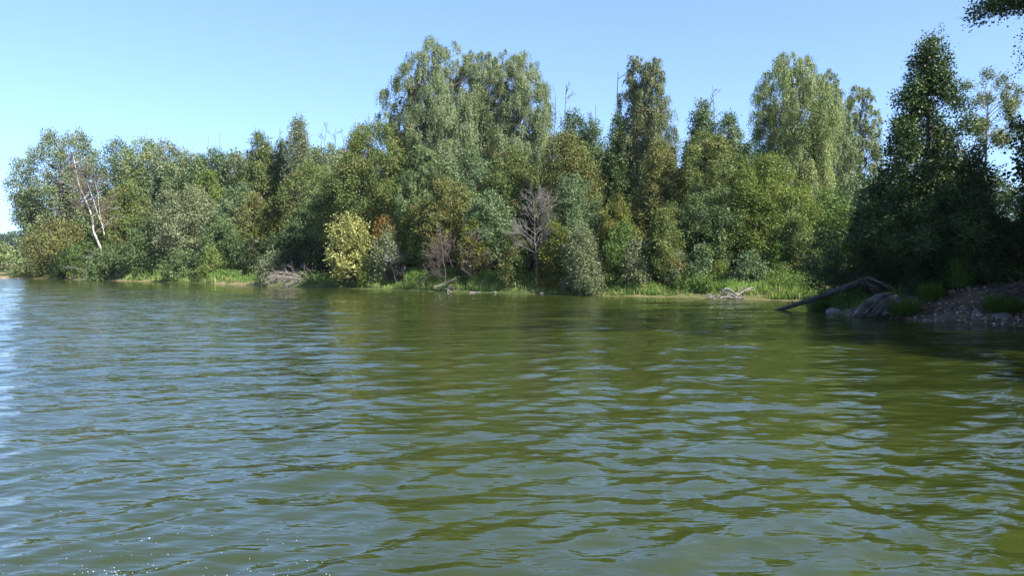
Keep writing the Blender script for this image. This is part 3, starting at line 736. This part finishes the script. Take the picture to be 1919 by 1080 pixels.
    ('alder_tree', 2075, 24, 150, 150, 'dark', 'dark tree cut off by the right edge of the picture', dict(style='bush', prof='dome', z0=.05, dens=.8)),
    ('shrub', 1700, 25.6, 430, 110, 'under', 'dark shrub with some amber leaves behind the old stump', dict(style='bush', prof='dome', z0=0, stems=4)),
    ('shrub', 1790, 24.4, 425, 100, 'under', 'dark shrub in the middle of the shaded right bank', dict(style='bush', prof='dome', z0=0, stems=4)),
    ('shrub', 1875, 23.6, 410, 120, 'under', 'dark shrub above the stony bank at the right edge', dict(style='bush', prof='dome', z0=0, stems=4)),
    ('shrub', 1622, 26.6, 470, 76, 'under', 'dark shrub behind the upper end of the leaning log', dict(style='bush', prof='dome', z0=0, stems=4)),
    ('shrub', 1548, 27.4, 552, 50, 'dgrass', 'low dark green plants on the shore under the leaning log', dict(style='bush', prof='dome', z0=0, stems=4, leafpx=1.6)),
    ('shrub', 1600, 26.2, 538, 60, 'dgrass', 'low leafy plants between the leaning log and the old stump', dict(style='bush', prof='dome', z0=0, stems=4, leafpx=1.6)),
]
for name, px, d, yt, w, mt, lab, kw in T:
    cat = {'shrub': 'shrub', 'willow_shrub': 'shrub'}.get(name, 'tree')
    grp = DK if (px > 1560 and d < 45 and cat == 'tree') else ED if (px > 1540 and d < 30) else SH if cat == 'shrub' else FW
    plant(name, px, d, yt, w, mt, lab, cat, grp, **kw)

# tree standing just outside the right edge, its bough hangs into the top corner of the view
SEED[0] = 900


def overhang():
    rg = np.random.default_rng(77)
    root = empty('linden_tree', (16.6, 15.5, gz(16.6, 15.5) - .1), 'dark leafy bough of a near tree hanging into the top right corner', 'tree')
    make_plant(root, rg, 13.5, 11.35, 15, M['dark'], M['bark'], style='tier', prof='dome', z0=.45, dens=.8, boughs=190, leafpx=2.2, trunk_r=.2, holes=.08, lumps=.8)


overhang()
for q, (x, y, h, w) in enumerate([(19.6, 21.0, 9, 6.5), (18.5, 8, 11, 7.5), (19.5, 1.5, 12, 8), (22, 15, 13, 8), (21.5, 24, 12, 7), (23, -6, 12, 8)]):  # unseen trees beyond the right edge, put there to shade the right bank
    rg = np.random.default_rng(300 + q)
    root = empty('woodland_tree', (x, y, gz(x, y) - .1), 'unseen dark shade tree on the near right bank, %s' % ('nearest the linden', 'fourth along the bank', 'fifth along the bank', 'set back from the water', 'furthest back behind the stony slope', 'last one behind the boat')[q], 'tree', 'trees on the near right bank')
    make_plant(root, rg, h, w, 24, M['dark'], M['bark'], style='bush', prof='dome', z0=.08, dens=.6, leafpx=3.5)

# ------------------------------------------------------------------ dead standing trees
def dead_tree(name, px, d, ybase, tip_px, ytop, r, mat, label, limbs, depth, Lf, spread=.5, group=None, seed=1, zmin=.25, brown=0, rmin=.008, kids=(3, 6)):
    rg = np.random.default_rng(seed)
    b = at(px, ybase, d); x, y = b[0], b[1]; z = gz(x, y) - .1
    a = np.array([0, 0, 0.]); e = at(tip_px, ytop, d) - [x, y, z]
    vis = at(px, ybase, d)[2] - z
    root = empty(name, (x, y, z), label, 'dead tree', group)
    mb = MB(); tw = MB()
    n = 9
    t = np.linspace(0, 1, n)[:, None]
    pts = a + (e - a) * t; pts[1:-1] += rg.normal(0, .01 * np.linalg.norm(e), (n - 2, 3))
    mb.tube(pts, np.linspace(r, r * .22, n), 8)
    for q in range(limbs):
        f = rg.uniform(zmin, .97); k = min(int(f * (n - 1)), n - 2); p = pts[k] + (pts[k + 1] - pts[k]) * (f * (n - 1) - k)
        a_ = rg.uniform(0, 6.28)
        dv = unit(np.array([math.cos(a_), math.sin(a_) * .8, .75]))
        dead_branches(tw, rg, p, dv, Lf * (1.15 - f * .6) * rg.uniform(.7, 1.1), r * .33, depth, spread, 0, rmin, kids)
    mb.build('trunk', mat, root, smooth=True)
    if limbs: tw.build('branches', mat, root, smooth=True)
    return root


dead = dead_tree('dead_birch', 201, 89, 468, 137, 288, .17, M['dullbirch'], 'leaning dead birch with a bare white trunk on the left headland', 9, 2, 2.4, .4, seed=5, zmin=.35, rmin=.015, kids=(2, 4))
rg = np.random.default_rng(8)
hz = MB()                                       # the haze of thin brown twigs round it
for q in range(38):
    f = rg.uniform(.35, .95); tip = at(137, 288, 89) - at(201, 468, 89)
    p = tip * f + [0, 0, 0] + np.array([0, 0, 1.7])
    dv = unit(np.array([rg.uniform(-.6, 1), rg.normal(0, .5), rg.uniform(.2, 1)]))
    dead_branches(hz, rg, p, dv, 2.6, .02, 2, .5, 0, .012)
hz.build('twigs', M['twig'], dead)
s2 = MB(); b0 = at(196, 440, 89) - np.array(dead.location); e0 = at(152, 320, 89) - np.array(dead.location)
s2.tube(curve(b0, at(165, 345, 89) - np.array(dead.location), 0, rg, 6, .015), np.linspace(.07, .03, 6), 6)
s2.tube(curve(at(190, 412, 89) - np.array(dead.location), at(178, 330, 89) - np.array(dead.location), 0, rg, 6, .015), np.linspace(.045, .02, 6), 6)
s2.build('side_stem', M['dullbirch'], dead, smooth=True)

dead_tree('dead_tree', 1008, 44.6, 500, 1000, 366, .045, M['greytwig'], 'bare grey dead tree with fine twigs in the middle of the bank', 38, 2, 1.55, .35, seed=9, zmin=.2, rmin=.007, kids=(4, 7))
dead_tree('dead_tree', 838, 48.2, 515, 826, 430, .035, M['twig'], 'low tangle of bare brown branches left of the amber sapling', 24, 2, 1.5, .8, seed=10, zmin=.1, rmin=.007, kids=(4, 7))
dead_tree('dead_tree', 896, 47.4, 525, 880, 455, .05, M['twig'], 'small bare brown thicket between the amber sapling and the bare grey tree', 16, 2, 1.3, .6, seed=12, zmin=.05, rmin=.011)
dead_tree('dead_tree', 744, 52.6, 530, 728, 470, .05, M['deadwood'], 'bare pale twigs at the foot of the grey thorn bush', 14, 2, 1.1, .6, seed=13, zmin=.05, rmin=.012)
dead_tree('dead_tree', 1432, 41, 530, 1436, 470, .06, M['deadwood'], 'broken bare stem in the dark gap under the yellow-green willow', 6, 1, .8, .6, seed=14, rmin=.015)
dead_tree('dead_tree', 1340, 56, 300, 1336, 160, .06, M['twig'], 'bare twiggy treetop above the dip left of the right weeping birch', 14, 1, .9, .25, seed=15, zmin=.72, rmin=.013)
for px, tp, yt, d, sd, lab, nl in [
    (393, 391, 256, 99, 20, 'left one of the two short bare poles on the left skyline', 0), (414, 413, 246, 99, 21, 'right one of the two short bare poles on the left skyline', 0),
    (481, 480, 236, 93, 22, 'thin bare pole above the pointed left skyline tree', 0), (522, 525, 240, 93, 23, 'short forked bare pole right of the pointed left skyline tree', 2),
    (553, 556, 208, 89, 24, 'bare pole rising from the tall ragged tree on the left-centre skyline', 2),
    (604, 604, 243, 86, 25, 'leftmost pole of the cluster of bare poles on the skyline', 0), (614, 614, 230, 86, 26, 'tallest pole of the cluster of bare poles on the skyline', 3),
    (624, 630, 238, 86, 27, 'forked pole in the middle of the cluster of bare poles', 3), (632, 639, 236, 86, 28, 'rightmost pole of the cluster of bare poles on the skyline', 1),
    (1038, 1041, 178, 62, 29, 'thin short bare pole right of the twin birches', 1), (1046, 1062, 158, 61, 30, 'tall leaning bare pole right of the twin birches', 3),
    (1115, 1117, 197, 62, 31, 'short dark snag on the skyline left of the spiky birch', 1), (1158, 1159, 134, 56, 32, 'thin bare pole against the left side of the spiky birch', 1)]:
    dead_tree('dead_tree', px, d, 420, tp, yt, .085, M['twig'], lab, nl, 1, 1.5, .3, 'bare dead poles above the skyline', sd, zmin=.85, rmin=.016)

# dark stem visible right of the low left ones and pale trunks between crowns
# ------------------------------------------------------------------ grass, weeds
def blades(mb, rg, P, H, wdt, tone, lean=.35):
    n = len(P)
    a = rg.uniform(0, 6.283, n)
    S_ = np.stack([np.cos(a), np.sin(a), np.zeros(n)], 1) * wdt[:, None] * .5
    b = rg.uniform(0, 6.283, n)
    L = np.stack([np.cos(b), np.sin(b), np.zeros(n)], 1) * (H * rg.uniform(0, lean, n))[:, None]
    up = np.zeros((n, 3)); up[:, 2] = H
    V = np.stack([P - S_, P + S_, P + S_ * .25 + L + up, P - S_ * .25 + L + up], 1)
    mb.add(V, np.arange(4 * n).reshape(n, 4), np.repeat(np.clip(tone, 0, .99), 4))


def shore_band(rg, n, px0, px1, s0, s1):
    """random points in a strip of bank seen between two bearings"""
    a0, a1 = (px0 - 960) / 1400, (px1 - 960) / 1400
    px = rg.uniform(px0, px1, n * 3)
    a = (px - 960) / 1400
    # distance of the waterline along each bearing
    ps = np.array([p for p, _ in SHORE_PX][::-1], float); ds = np.array([CAMH * 1400 / (q - 500) for _, q in SHORE_PX][::-1])
    base = np.interp(px, ps, ds)
    y = base + rg.uniform(-1.5, s1 * 2.2, n * 3); x = a * y
    s = shore_dist(x, y)
    k = (s > s0) & (s < s1)
    return x[k][:n], y[k][:n], s[k][:n]


rg = np.random.default_rng(40)
gm = MB()
for n, p0, p1, s0, s1, h0, h1 in [(30000, 760, 945, .25, 3.6, .3, 1.0), (9000, 940, 1130, .25, 3.0, .2, .6), (44000, 1120, 1530, .2, 4.2, .22, .6),
                                  (9000, 230, 440, .3, 3.0, .4, 1.0), (5000, 20, 235, .5, 3.5, .3, .7), (5000, 440, 760, .4, 2.6, .2, .5), (5000, 690, 800, .3, 2.5, .2, .5)]:
    x, y, s = shore_band(rg, n, p0, p1, s0, s1)
    m = fbm(x, y, 50, 3, 1.6)
    k = m + rg.normal(0, .25, len(x)) > -.2
    x, y, s, m = x[k], y[k], s[k], m[k]
    P = np.stack([x, y, ground_h(x, y) - .02], 1)
    H = rg.uniform(h0, h1, len(x)) * (.55 + .5 * np.clip(m + .6, 0, 1.4)) * np.clip(.35 + s * .5, 0, 1.1)
    t = .45 + .25 * fbm(x, y, 51, 3, .9) + rg.normal(0, .12, len(x))
    t = np.where(rg.random(len(x)) < np.where(s < .9, .25, .03), .97, np.minimum(t, .93))
    blades(gm, rg, P, H, rg.uniform(.03, .07, len(x)) * y / 45, t)
tag(gm.build('grass', M['grass']), 'green and straw coloured grass along the sunny waterline of the far bank', 'grass', kind='stuff')
wm = MB()
for n, p0, p1, s0, s1 in [(7500, 760, 1530, .7, 3.6), (1400, 200, 440, .8, 3), (900, 20, 230, .8, 3), (900, 440, 760, .6, 2.5)]:
    x, y, s = shore_band(rg, n, p0, p1, s0, s1)
    k = fbm(x, y, 60, 2, 1.1) > -.15
    x, y = x[k], y[k]
    for q in range(9):
        hh = rg.uniform(.1, .8, len(x)) * (.5 + .8 * rg.random(len(x)))
        P = np.stack([x + rg.normal(0, .05, len(x)), y + rg.normal(0, .05, len(x)), ground_h(x, y) + hh], 1)
        leaf_quads(wm, rg, P, np.tile([0, 0, .4], (len(x), 1)), .085 * y / 45, rg.normal(.5, .2, len(x)).clip(0, .92), up=.8)
tag(wm.build('shore_weeds', M['bright']), 'leafy green weeds growing among the grass of the far bank', 'weeds', kind='stuff')
# shaded grass on the right point
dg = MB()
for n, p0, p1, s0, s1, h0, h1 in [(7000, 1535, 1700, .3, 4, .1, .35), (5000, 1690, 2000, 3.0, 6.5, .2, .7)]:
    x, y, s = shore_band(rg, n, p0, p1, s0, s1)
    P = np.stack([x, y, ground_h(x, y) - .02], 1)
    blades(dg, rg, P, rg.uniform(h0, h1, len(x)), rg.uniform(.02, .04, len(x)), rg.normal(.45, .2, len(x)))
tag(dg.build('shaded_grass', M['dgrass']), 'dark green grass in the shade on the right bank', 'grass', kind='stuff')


def tuft(px, py, d, h, w, lab, n=1600, droop=True):
    rg = np.random.default_rng(int(px))
    p = at(px, py, d); z = gz(p[0], p[1])
    o = empty('grass_tuft', (p[0], p[1], z - .02), lab, 'grass tuft', 'grass tufts on the right bank')
    mb = MB()
    for q in range(n // 10):
        a = rg.uniform(0, 6.28); r0 = w * .36 * math.sqrt(rg.random()); hf = rg.uniform(.35, 1.2)
        for _ in range(10):
            a2 = a + rg.normal(0, .6); L = h * hf * rg.uniform(.5, 1.1); sp = abs(rg.normal(0, .5)) * w * .6
            t = np.linspace(0, 1, 5)[:, None]
            base = np.array([math.cos(a) * r0, math.sin(a) * r0, 0])
            pts = base + np.array([math.cos(a2), math.sin(a2), 0]) * sp * t ** 1.6 + np.array([0, 0, 1]) * L * (t - (.35 if droop else .1) * t ** 3)
            side = np.array([-math.sin(a2), math.cos(a2), 0]) * .009
            ws = np.array([1, 1, .8, .5, .1])[:, None]
            V = np.concatenate([pts - side * ws, pts + side * ws])
            F_ = [[k, k + 1, k + 6, k + 5] for k in range(4)]
            mb.add(V, F_, np.full(10, np.clip(rg.normal(.6, .18), 0, .93)))
    mb.build('blades', M['dgrass'], o)


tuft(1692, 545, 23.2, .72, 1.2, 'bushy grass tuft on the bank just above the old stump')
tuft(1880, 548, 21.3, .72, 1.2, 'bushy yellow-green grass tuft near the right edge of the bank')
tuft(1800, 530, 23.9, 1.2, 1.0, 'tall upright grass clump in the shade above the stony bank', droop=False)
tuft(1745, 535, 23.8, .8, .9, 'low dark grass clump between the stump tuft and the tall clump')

# ------------------------------------------------------------------ stones
def rock(mb, rg, c, r, flat=.7, sub=2, tone=.5):
    import bmesh
    bm = bmesh.new(); bmesh.ops.create_icosphere(bm, subdivisions=sub, radius=1)
    v = np.array([q.co[:] for q in bm.verts]); f = np.array([[w.index for w in q.verts] for q in bm.faces]); bm.free()
    k = rg.uniform(1.5, 2.6); ph_ = rg.uniform(0, 6, 3)
    n = 1 + .16 * np.sin(k * v[:, :1] + ph_[0]) * np.cos(k * v[:, 1:2] + ph_[1]) + .08 * np.sin(4 * v[:, 2:3] + ph_[2]) + rg.normal(0, .03, (len(v), 1))
    v = v * n * r * [rg.uniform(.85, 1.2), rg.uniform(.8, 1.1), flat]
    f4 = f
    mb.add(v + c, f4, np.full(len(v), tone))


def toned(name, cols, rough=.85, sc=25):
    m, t, o = newmat(name)
    a = t.nodes.new('ShaderNodeAttribute'); a.attribute_name = 'tone'
    tc = t.nodes.new('ShaderNodeTexCoord'); nz = t.nodes.new('ShaderNodeTexNoise'); nz.inputs['Scale'].default_value = sc; nz.inputs['Detail'].default_value = 6
    t.links.new(tc.outputs['Object'], nz.inputs[0])
    ad = t.nodes.new('ShaderNodeMath'); ad.operation = 'MULTIPLY_ADD'; ad.inputs[1].default_value = .5
    t.links.new(nz.outputs[0], ad.inputs[0])
    sb = t.nodes.new('ShaderNodeMath'); sb.operation = 'SUBTRACT'; sb.inputs[1].default_value = .25
    t.links.new(a.outputs['Fac'], sb.inputs[0]); t.links.new(sb.outputs[0], ad.inputs[2])
    col = ramp(t, cols, ad.outputs[0])
    p = t.nodes.new('ShaderNodeBsdfPrincipled'); p.inputs['Roughness'].default_value = rough
    t.links.new(col, p.inputs['Base Color'])
    b = t.nodes.new('ShaderNodeBump'); b.inputs['Strength'].default_value = .5; b.inputs['Distance'].default_value = .02
    t.links.new(nz.outputs[0], b.inputs['Height']); t.links.new(b.outputs[0], p.inputs['Normal'])
    t.links.new(p.outputs[0], o.inputs[0])
    return m


M['stone'] = toned('shore_stone', [(0, (.025, .02, .016)), (.35, (.09, .07, .052)), (.7, (.17, .14, .12)), (1, (.38, .35, .32))])
M['boulder'] = toned('grey_boulder', [(0, (.05, .05, .05)), (.5, (.10, .105, .105)), (1, (.18, .18, .175))], sc=9)
rg = np.random.default_rng(60)
st = MB()
x, y, s = shore_band(rg, 3400, 1590, 2010, -.15, 3.2)
zs = ground_h(x, y)
for q in range(len(x)):
    if rg.random() < .75 * s[q] / 3.2: continue
    r = rg.uniform(.015, .05) * (1 + 1.2 * (rg.random() < .06))
    rock(st, rg, np.array([x[q], y[q], zs[q] + r * .2]), r, rg.uniform(.5, .8), 1, rg.normal(.5, .25))
tag(st.build('gravel', M['stone']), 'loose gravel and small stones on the shaded right bank', 'gravel', kind='stuff')
for px, py, d, r, fl, lab in [(1876, 603, 21.0, .30, .75, 'large grey boulder at the water edge near the right side'), (1565, 586, 25.8, .23, .5, 'smooth rounded boulder in the water under the leaning log'),
                              (1832, 572, 21.6, .16, .7, 'mid-sized stone half way up the stony bank'), (1716, 594, 23.0, .14, .6, 'small reddish stone at the water edge right of the old stump'),
                              (1015, 552, 43.4, .15, .6, 'pale stone at the water edge below the maple bush'), (928, 548, 45.4, .14, .5, 'pale stone at the right end of the grassy strip')]:
    rg = np.random.default_rng(int(px)); p = at(px, py, d)
    mb = MB(); rock(mb, rg, np.zeros(3), r, fl, 3, .55)
    o = mb.build('boulder', M['boulder'], smooth=True); o.location = (p[0], p[1], (max(p[2], 0) if r > .2 else max(gz(p[0], p[1]), 0)) + r * fl * .2)
    tag(o, lab, 'boulder', 'boulders on the shore')

# ------------------------------------------------------------------ logs, stump, driftwood
M['log'] = noisemat('shade_dark_log', [(.3, (.015, .013, .012)), (.55, (.04, .036, .034)), (.74, (.12, .11, .105))], 2.5, (1, 1, 1), .7, .5, 9)  # log and stump wood darkened to carry the right bank's deep shade
M['stump'] = noisemat('weathered_grey_root_wood', [(.36, (.02, .017, .015)), (.5, (.08, .072, .066)), (.72, (.24, .225, .21))], 2.2, (1, 1, 1), .8, .8, 11)


def log_thing():
    rg = np.random.default_rng(5)
    a = at(1447, 579, 28.0); b = at(1628, 524, 25.4)
    root = empty('leaning_log', (a[0], a[1], 0), 'long dark tree trunk leaning from the shaded bank down into the water', 'log')
    o0 = np.array(root.location)
    mb = MB()
    t = np.linspace(0, 1, 14)[:, None]
    pts = (a - [0, 0, .12] - o0) + (b - a + [0, 0, .12]) * t
    pts[:, 2] += -.04 * np.sin(math.pi * t[:, 0])
    mb.tube(pts, np.linspace(.065, .13, 14), 12, wob=.035, rg=rg, cap=True)
    mb.build('trunk', M['log'], root, smooth=True)
    m2 = MB()
    e = pts[-1]
    for q in range(15):
        dv = unit(np.array([1.0, rg.normal(0, .6), rg.normal(-1.1, .3)]))
        dead_branches(m2, rg, e + rg.normal(0, .07, 3) - [.12, 0, 0], dv, rg.uniform(.25, .7), rg.uniform(.03, .07), 1, .6, .05, .008)
    m2.build('root_plate', M['stump'], root, smooth=True)
    for f, L in ((.55, .25), (.3, .2)):
        m3 = MB()
        k = int(f * 13); m3.tube(np.stack([pts[k], pts[k] + [-.05, -.1, L]]), [.035, .015], 6, cap=True)
        m3.build('branch_stub', M['log'], root)


log_thing()


def stump():
    rg = np.random.default_rng(15)
    c = at(1662, 590, 23.4); c[2] = 0
    root = empty('old_stump', c, 'weathered grey stump with long grooved roots lying at the water edge', 'stump')
    o0 = c
    P_ = lambda px, py, d: at(px, py, d) - o0
    mb = MB()
    # the fan of grooved roots running from the waterline up to the broken butt
    for q in range(26):
        f = q / 25
        a = P_(1598 + 62 * f + rg.normal(0, 3), 593 + 3 * rg.random() - 1 * f, 23.7 - .5 * f + rg.normal(0, .05))
        b = P_(1672 + 22 * f + rg.normal(0, 3), 556 + 10 * f + rg.normal(0, 3), 23.5 - .35 * f + rg.normal(0, .06))
        pts = curve(a, b, .13 + .04 * rg.random(), rg, 9, .012)
        pts[:, 2] += .03
        mb.tube(pts, np.array([.05, .06, .075, .085, .09, .09, .08, .06, .03]) * rg.uniform(.6, 1.15), 7, wob=.06, rg=rg, cap=True)
    mb.build('trunk', M['stump'], root, smooth=True)
    for (px0, py0, px1, py1, r) in [(1668, 572, 1722, 580, .06), (1680, 565, 1714, 572, .055), (1660, 582, 1706, 588, .07), (1690, 562, 1702, 590, .045), (1655, 588, 1690, 594, .06), (1640, 574, 1652, 556, .03)]:
        m = MB(); m.tube(curve(P_(px0, py0, 23.2), P_(px1, py1, 23.0), .1, rg, 8, .03), np.linspace(r, r * .35, 8), 8, wob=.08, rg=rg, cap=True)
        m.build('root', M['stump'], root, smooth=True)


stump()


def path_log(name, pts, r0, r1, mat, label, cat='driftwood', group=None, limbs=(), seed=3):
    rg = np.random.default_rng(seed)
    P = np.array([at(*p) for p in pts]); c = P[0].copy(); c[2] = 0
    root = empty(name, c, label, cat, group)
    t = np.linspace(0, 1, len(P)); tt = np.linspace(0, 1, 14)
    Q = np.stack([np.interp(tt, t, P[:, k]) for k in range(3)], 1) - c
    Q[1:-1] = (Q[:-2] + 2 * Q[1:-1] + Q[2:]) / 4
    mb = MB(); mb.tube(Q, np.linspace(r0, r1, 14), 8, wob=.06, rg=rg, cap=True)
    mb.build('stem', mat, root, smooth=True)
    if limbs:
        m2 = MB()
        for f, dv, L, r in limbs:
            dead_branches(m2, rg, Q[int(f * 13)], unit(np.array(dv, float)), L, r, 2, .4, .03, .009)
        m2.build('branches', mat, root, smooth=True)
    return root


path_log('fallen_branch', [(1352, 548, 37.6), (1362, 540, 37.5), (1376, 548, 37.2), (1392, 556, 36.9), (1404, 563, 36.6), (1416, 559, 36.6), (1428, 551, 36.8)], .085, .04, M['deadwood'],
         'twisted bleached fallen branch lying at the sunny waterline left of the leaning log', limbs=[(.12, (.1, -.3, -.9), .55, .03), (.2, (.5, -.3, -.9), .5, .03), (.3, (-.6, -.2, -.6), .7, .03), (.4, (-.5, -.2, -.6), .7, .025), (.7, (.6, -.1, .3), .5, .03), (.6, (.3, -.1, -.5), .4, .025), (.95, (.7, 0, .2), .6, .02)])
path_log('white_log', [(1468, 550, 36.6), (1478, 557, 36.0), (1492, 565, 35.3)], .085, .10, M['birchbark'], 'short white birch log sloping into the water left of the leaning log', 'log')
path_log('dark_branch', [(1420, 553, 36.9), (1445, 558, 36.3), (1470, 562, 35.8)], .04, .02, M['log'], 'thin dark branch on the grass between the fallen branch and the short white log', limbs=[(.3, (0, -.2, -.6), .4, .02), (.5, (.2, -.2, -.7), .4, .02), (.1, (.3, 0, .5), .5, .02)])
path_log('driftwood_log', [(205, 527, 86), (222, 524, 85), (236, 519.5, 85)], .12, .09, M['deadwood'], 'pale driftwood log on the left shore below the leaning birch', limbs=[(.8, (-.5, 0, .6), 1.0, .04)])
path_log('driftwood_log', [(142, 526.5, 93), (150, 525, 93), (163, 523.5, 93)], .09, .16, M['deadwood'], 'short bleached driftwood log at the waterline left of the longer one')
path_log('driftwood_log', [(290, 531, 80), (308, 529, 80), (322, 528, 80)], .07, .1, M['deadwood'], 'low driftwood log at the waterline below the left grass')
path_log('driftwood_log', [(880, 548.5, 46.2), (900, 548, 46.1), (912, 549, 46)], .04, .05, M['deadwood'], 'thin driftwood stick at the waterline below the grassy strip')
path_log('driftwood_log', [(798, 540, 49.6), (820, 536, 49.4), (850, 534, 49)], .03, .02, M['deadwood'], 'pale bare stick lying in the grass strip under the twin birches', limbs=[(.4, (.3, 0, .8), .8, .015), (.6, (.3, 0, .8), .9, .015), (.8, (.5, 0, .6), .7, .015)])
path_log('driftwood_log', [(8, 521, 124), (20, 512, 125), (45, 508, 126)], .1, .07, M['deadwood'], 'dead branch lying at the far left tip of the bank', limbs=[(.5, (-1, 0, .5), 3, .06), (.2, (.8, 0, .5), 2.5, .05)])


def brush(px, py, d, wpx, hpx, n, mat, lab, seed, dirx=-1):
    rg = np.random.default_rng(seed); c = at(px, py, d)
    root = empty('brush_pile', (c[0], c[1], max(gz(c[0], c[1]), 0) - .05), lab, 'brush pile', 'brush piles on the shore')
    w = wpx / 1400 * d; h = hpx / 1400 * d
    mb = MB()
    for q in range(n):
        p = np.array([rg.uniform(-.1, .5) * w * -dirx, rg.normal(0, .4), h * rg.uniform(.1, .8)])
        dv = unit(np.array([dirx * rg.uniform(.3, 1.2), rg.normal(0, .5), rg.uniform(-.2, .45)]))
        dead_branches(mb, rg, p, dv, w * rg.uniform(.3, .6), .03, 2, .35, .09, .012)
    mb.build('branches', mat, root)


brush(572, 536, 60.5, 90, 20, 30, M['deadwood'], 'pale grey pile of dead branches dipping into the water below the big shadow', 70)
brush(205, 517, 89, 90, 22, 24, M['deadwood'], 'bleached dead twigs behind the driftwood on the left shore', 71)
brush(98, 498, 106, 110, 42, 40, M['twig'], 'dark tangle of dead branches under the olive willow at the left tip', 72)
brush(1375, 558, 37, 46, 14, 12, M['deadwood'], 'thin bleached twigs hanging to the water under the fallen branch', 73, 1)
brush(1340, 559, 37.6, 50, 8, 9, M['deadwood'], 'low greyish twigs at the waterline left of the fallen branch', 74, 1)
brush(835, 538, 48.4, 56, 18, 12, M['deadwood'], 'pale dry stalks in the grassy strip under the twin birches', 75, 1)
brush(1905, 560, 21.6, 80, 60, 22, M['twig'], 'thin bare twigs on the bank at the right edge', 76)

# ------------------------------------------------------------------ far side of the lake
rg = np.random.default_rng(90)
fm = MB()
for q in range(420):
    x = rg.uniform(-430, -120) ; y = 412 + rg.uniform(0, 60) + max(0, (-x - 300)) * .1
    z = gz(x, y); H = rg.uniform(9, 17) + (y - 412) * .06; con = rg.random() < .45
    n = 260
    t = rg.random(n) ** .8; r = (1 - t) * H * .16 + .3 if con else np.sqrt(np.clip(1 - (2 * t - .9) ** 2 / 1.3, .05, 1)) * H * .27
    a = rg.uniform(0, 6.28, n); r = r * rg.uniform(.6, 1.1, n)
    P = np.stack([x + np.cos(a) * r, y + np.sin(a) * r, z + .5 + t * H], 1)
    leaf_quads(fm, rg, P, np.stack([np.cos(a), np.sin(a), np.full(n, .3)], 1), 1.25, np.full(n, rg.normal(.3 if con else .55, .12)) + rg.normal(0, .1, n), up=.6)
tag(fm.build('far_forest', M['far']), 'hazy blue-green forest on the far side of the lake at the left', 'forest', kind='stuff')
plant('willow_tree', -6, 176, 458, 60, 'birch_yellow', 'bright yellow-green willow at the left edge before the far forest', 'tree', 'trees on the far spit', style='bush', prof='dome', z0=0, stems=3, leafpx=1.9)
plant('alder_tree', 40, 190, 472, 30, 'alder', 'small dark tree before the far forest right of the yellow-green willow', 'tree', 'trees on the far spit', style='bush', prof='dome', z0=0, leafpx=1.8, ybase=508)
plant('alder_tree', 74, 150, 478, 34, 'alder_b', 'hazy blue-green tree behind the left tip of the bank', 'tree', 'trees on the far spit', style='bush', prof='dome', z0=0, leafpx=1.8)

# ------------------------------------------------------------------ spray thrown up at the lower left
rg = np.random.default_rng(120)
sm = MB()
M['drop'], t_, o_ = newmat('water_droplet')
p_ = t_.nodes.new('ShaderNodeBsdfPrincipled'); p_.inputs['Base Color'].default_value = (.35, .4, .45, 1); p_.inputs['Roughness'].default_value = .08
p_.inputs['Specular IOR Level'].default_value = .9
t_.links.new(p_.outputs[0], o_.inputs[0])
for q in range(100):
    u_ = rg.random()
    px = 190 + rg.normal(0, 30) if u_ < .3 else rg.uniform(0, 620)
    py = (1080 - abs(rg.normal(0, 9))) if u_ < .3 else 1085 - abs(rg.normal(0, 60))
    d = CAMH * 1400 / (py - 500) * rg.uniform(.84, .97)
    r = rg.uniform(.0009, .0026) * (1.8 if rg.random() < .05 else 1)
    rock(sm, rg, at(px, py, d), r, 1.0, 1)
tag(sm.build('water_spray', M['drop'], smooth=True), 'white droplets of spray above the water at the lower left', 'water spray', kind='stuff')

# ------------------------------------------------------------------ the air
hm = bpy.data.materials.new('haze_air'); hm.use_nodes = True; t = hm.node_tree; t.nodes.clear()
o = t.nodes.new('ShaderNodeOutputMaterial'); v = t.nodes.new('ShaderNodeVolumePrincipled')
v.inputs['Color'].default_value = (.86, .93, 1, 1); v.inputs['Density'].default_value = .0001; v.inputs['Anisotropy'].default_value = .2
t.links.new(v.outputs[0], o.inputs['Volume'])
mb = MB(); a, b, c, e = -950, 950, -3.6, 34
mb.add([(a, a, c), (b, a, c), (b, b, c), (a, b, c), (a, a, e), (b, a, e), (b, b, e), (a, b, e)],
       [(0, 3, 2, 1), (4, 5, 6, 7), (0, 1, 5, 4), (1, 2, 6, 5), (2, 3, 7, 6), (3, 0, 4, 7)])
hz_o = mb.build('haze', hm)
tag(hz_o, 'thin blue haze in the air over the lake', 'haze', kind='stuff')
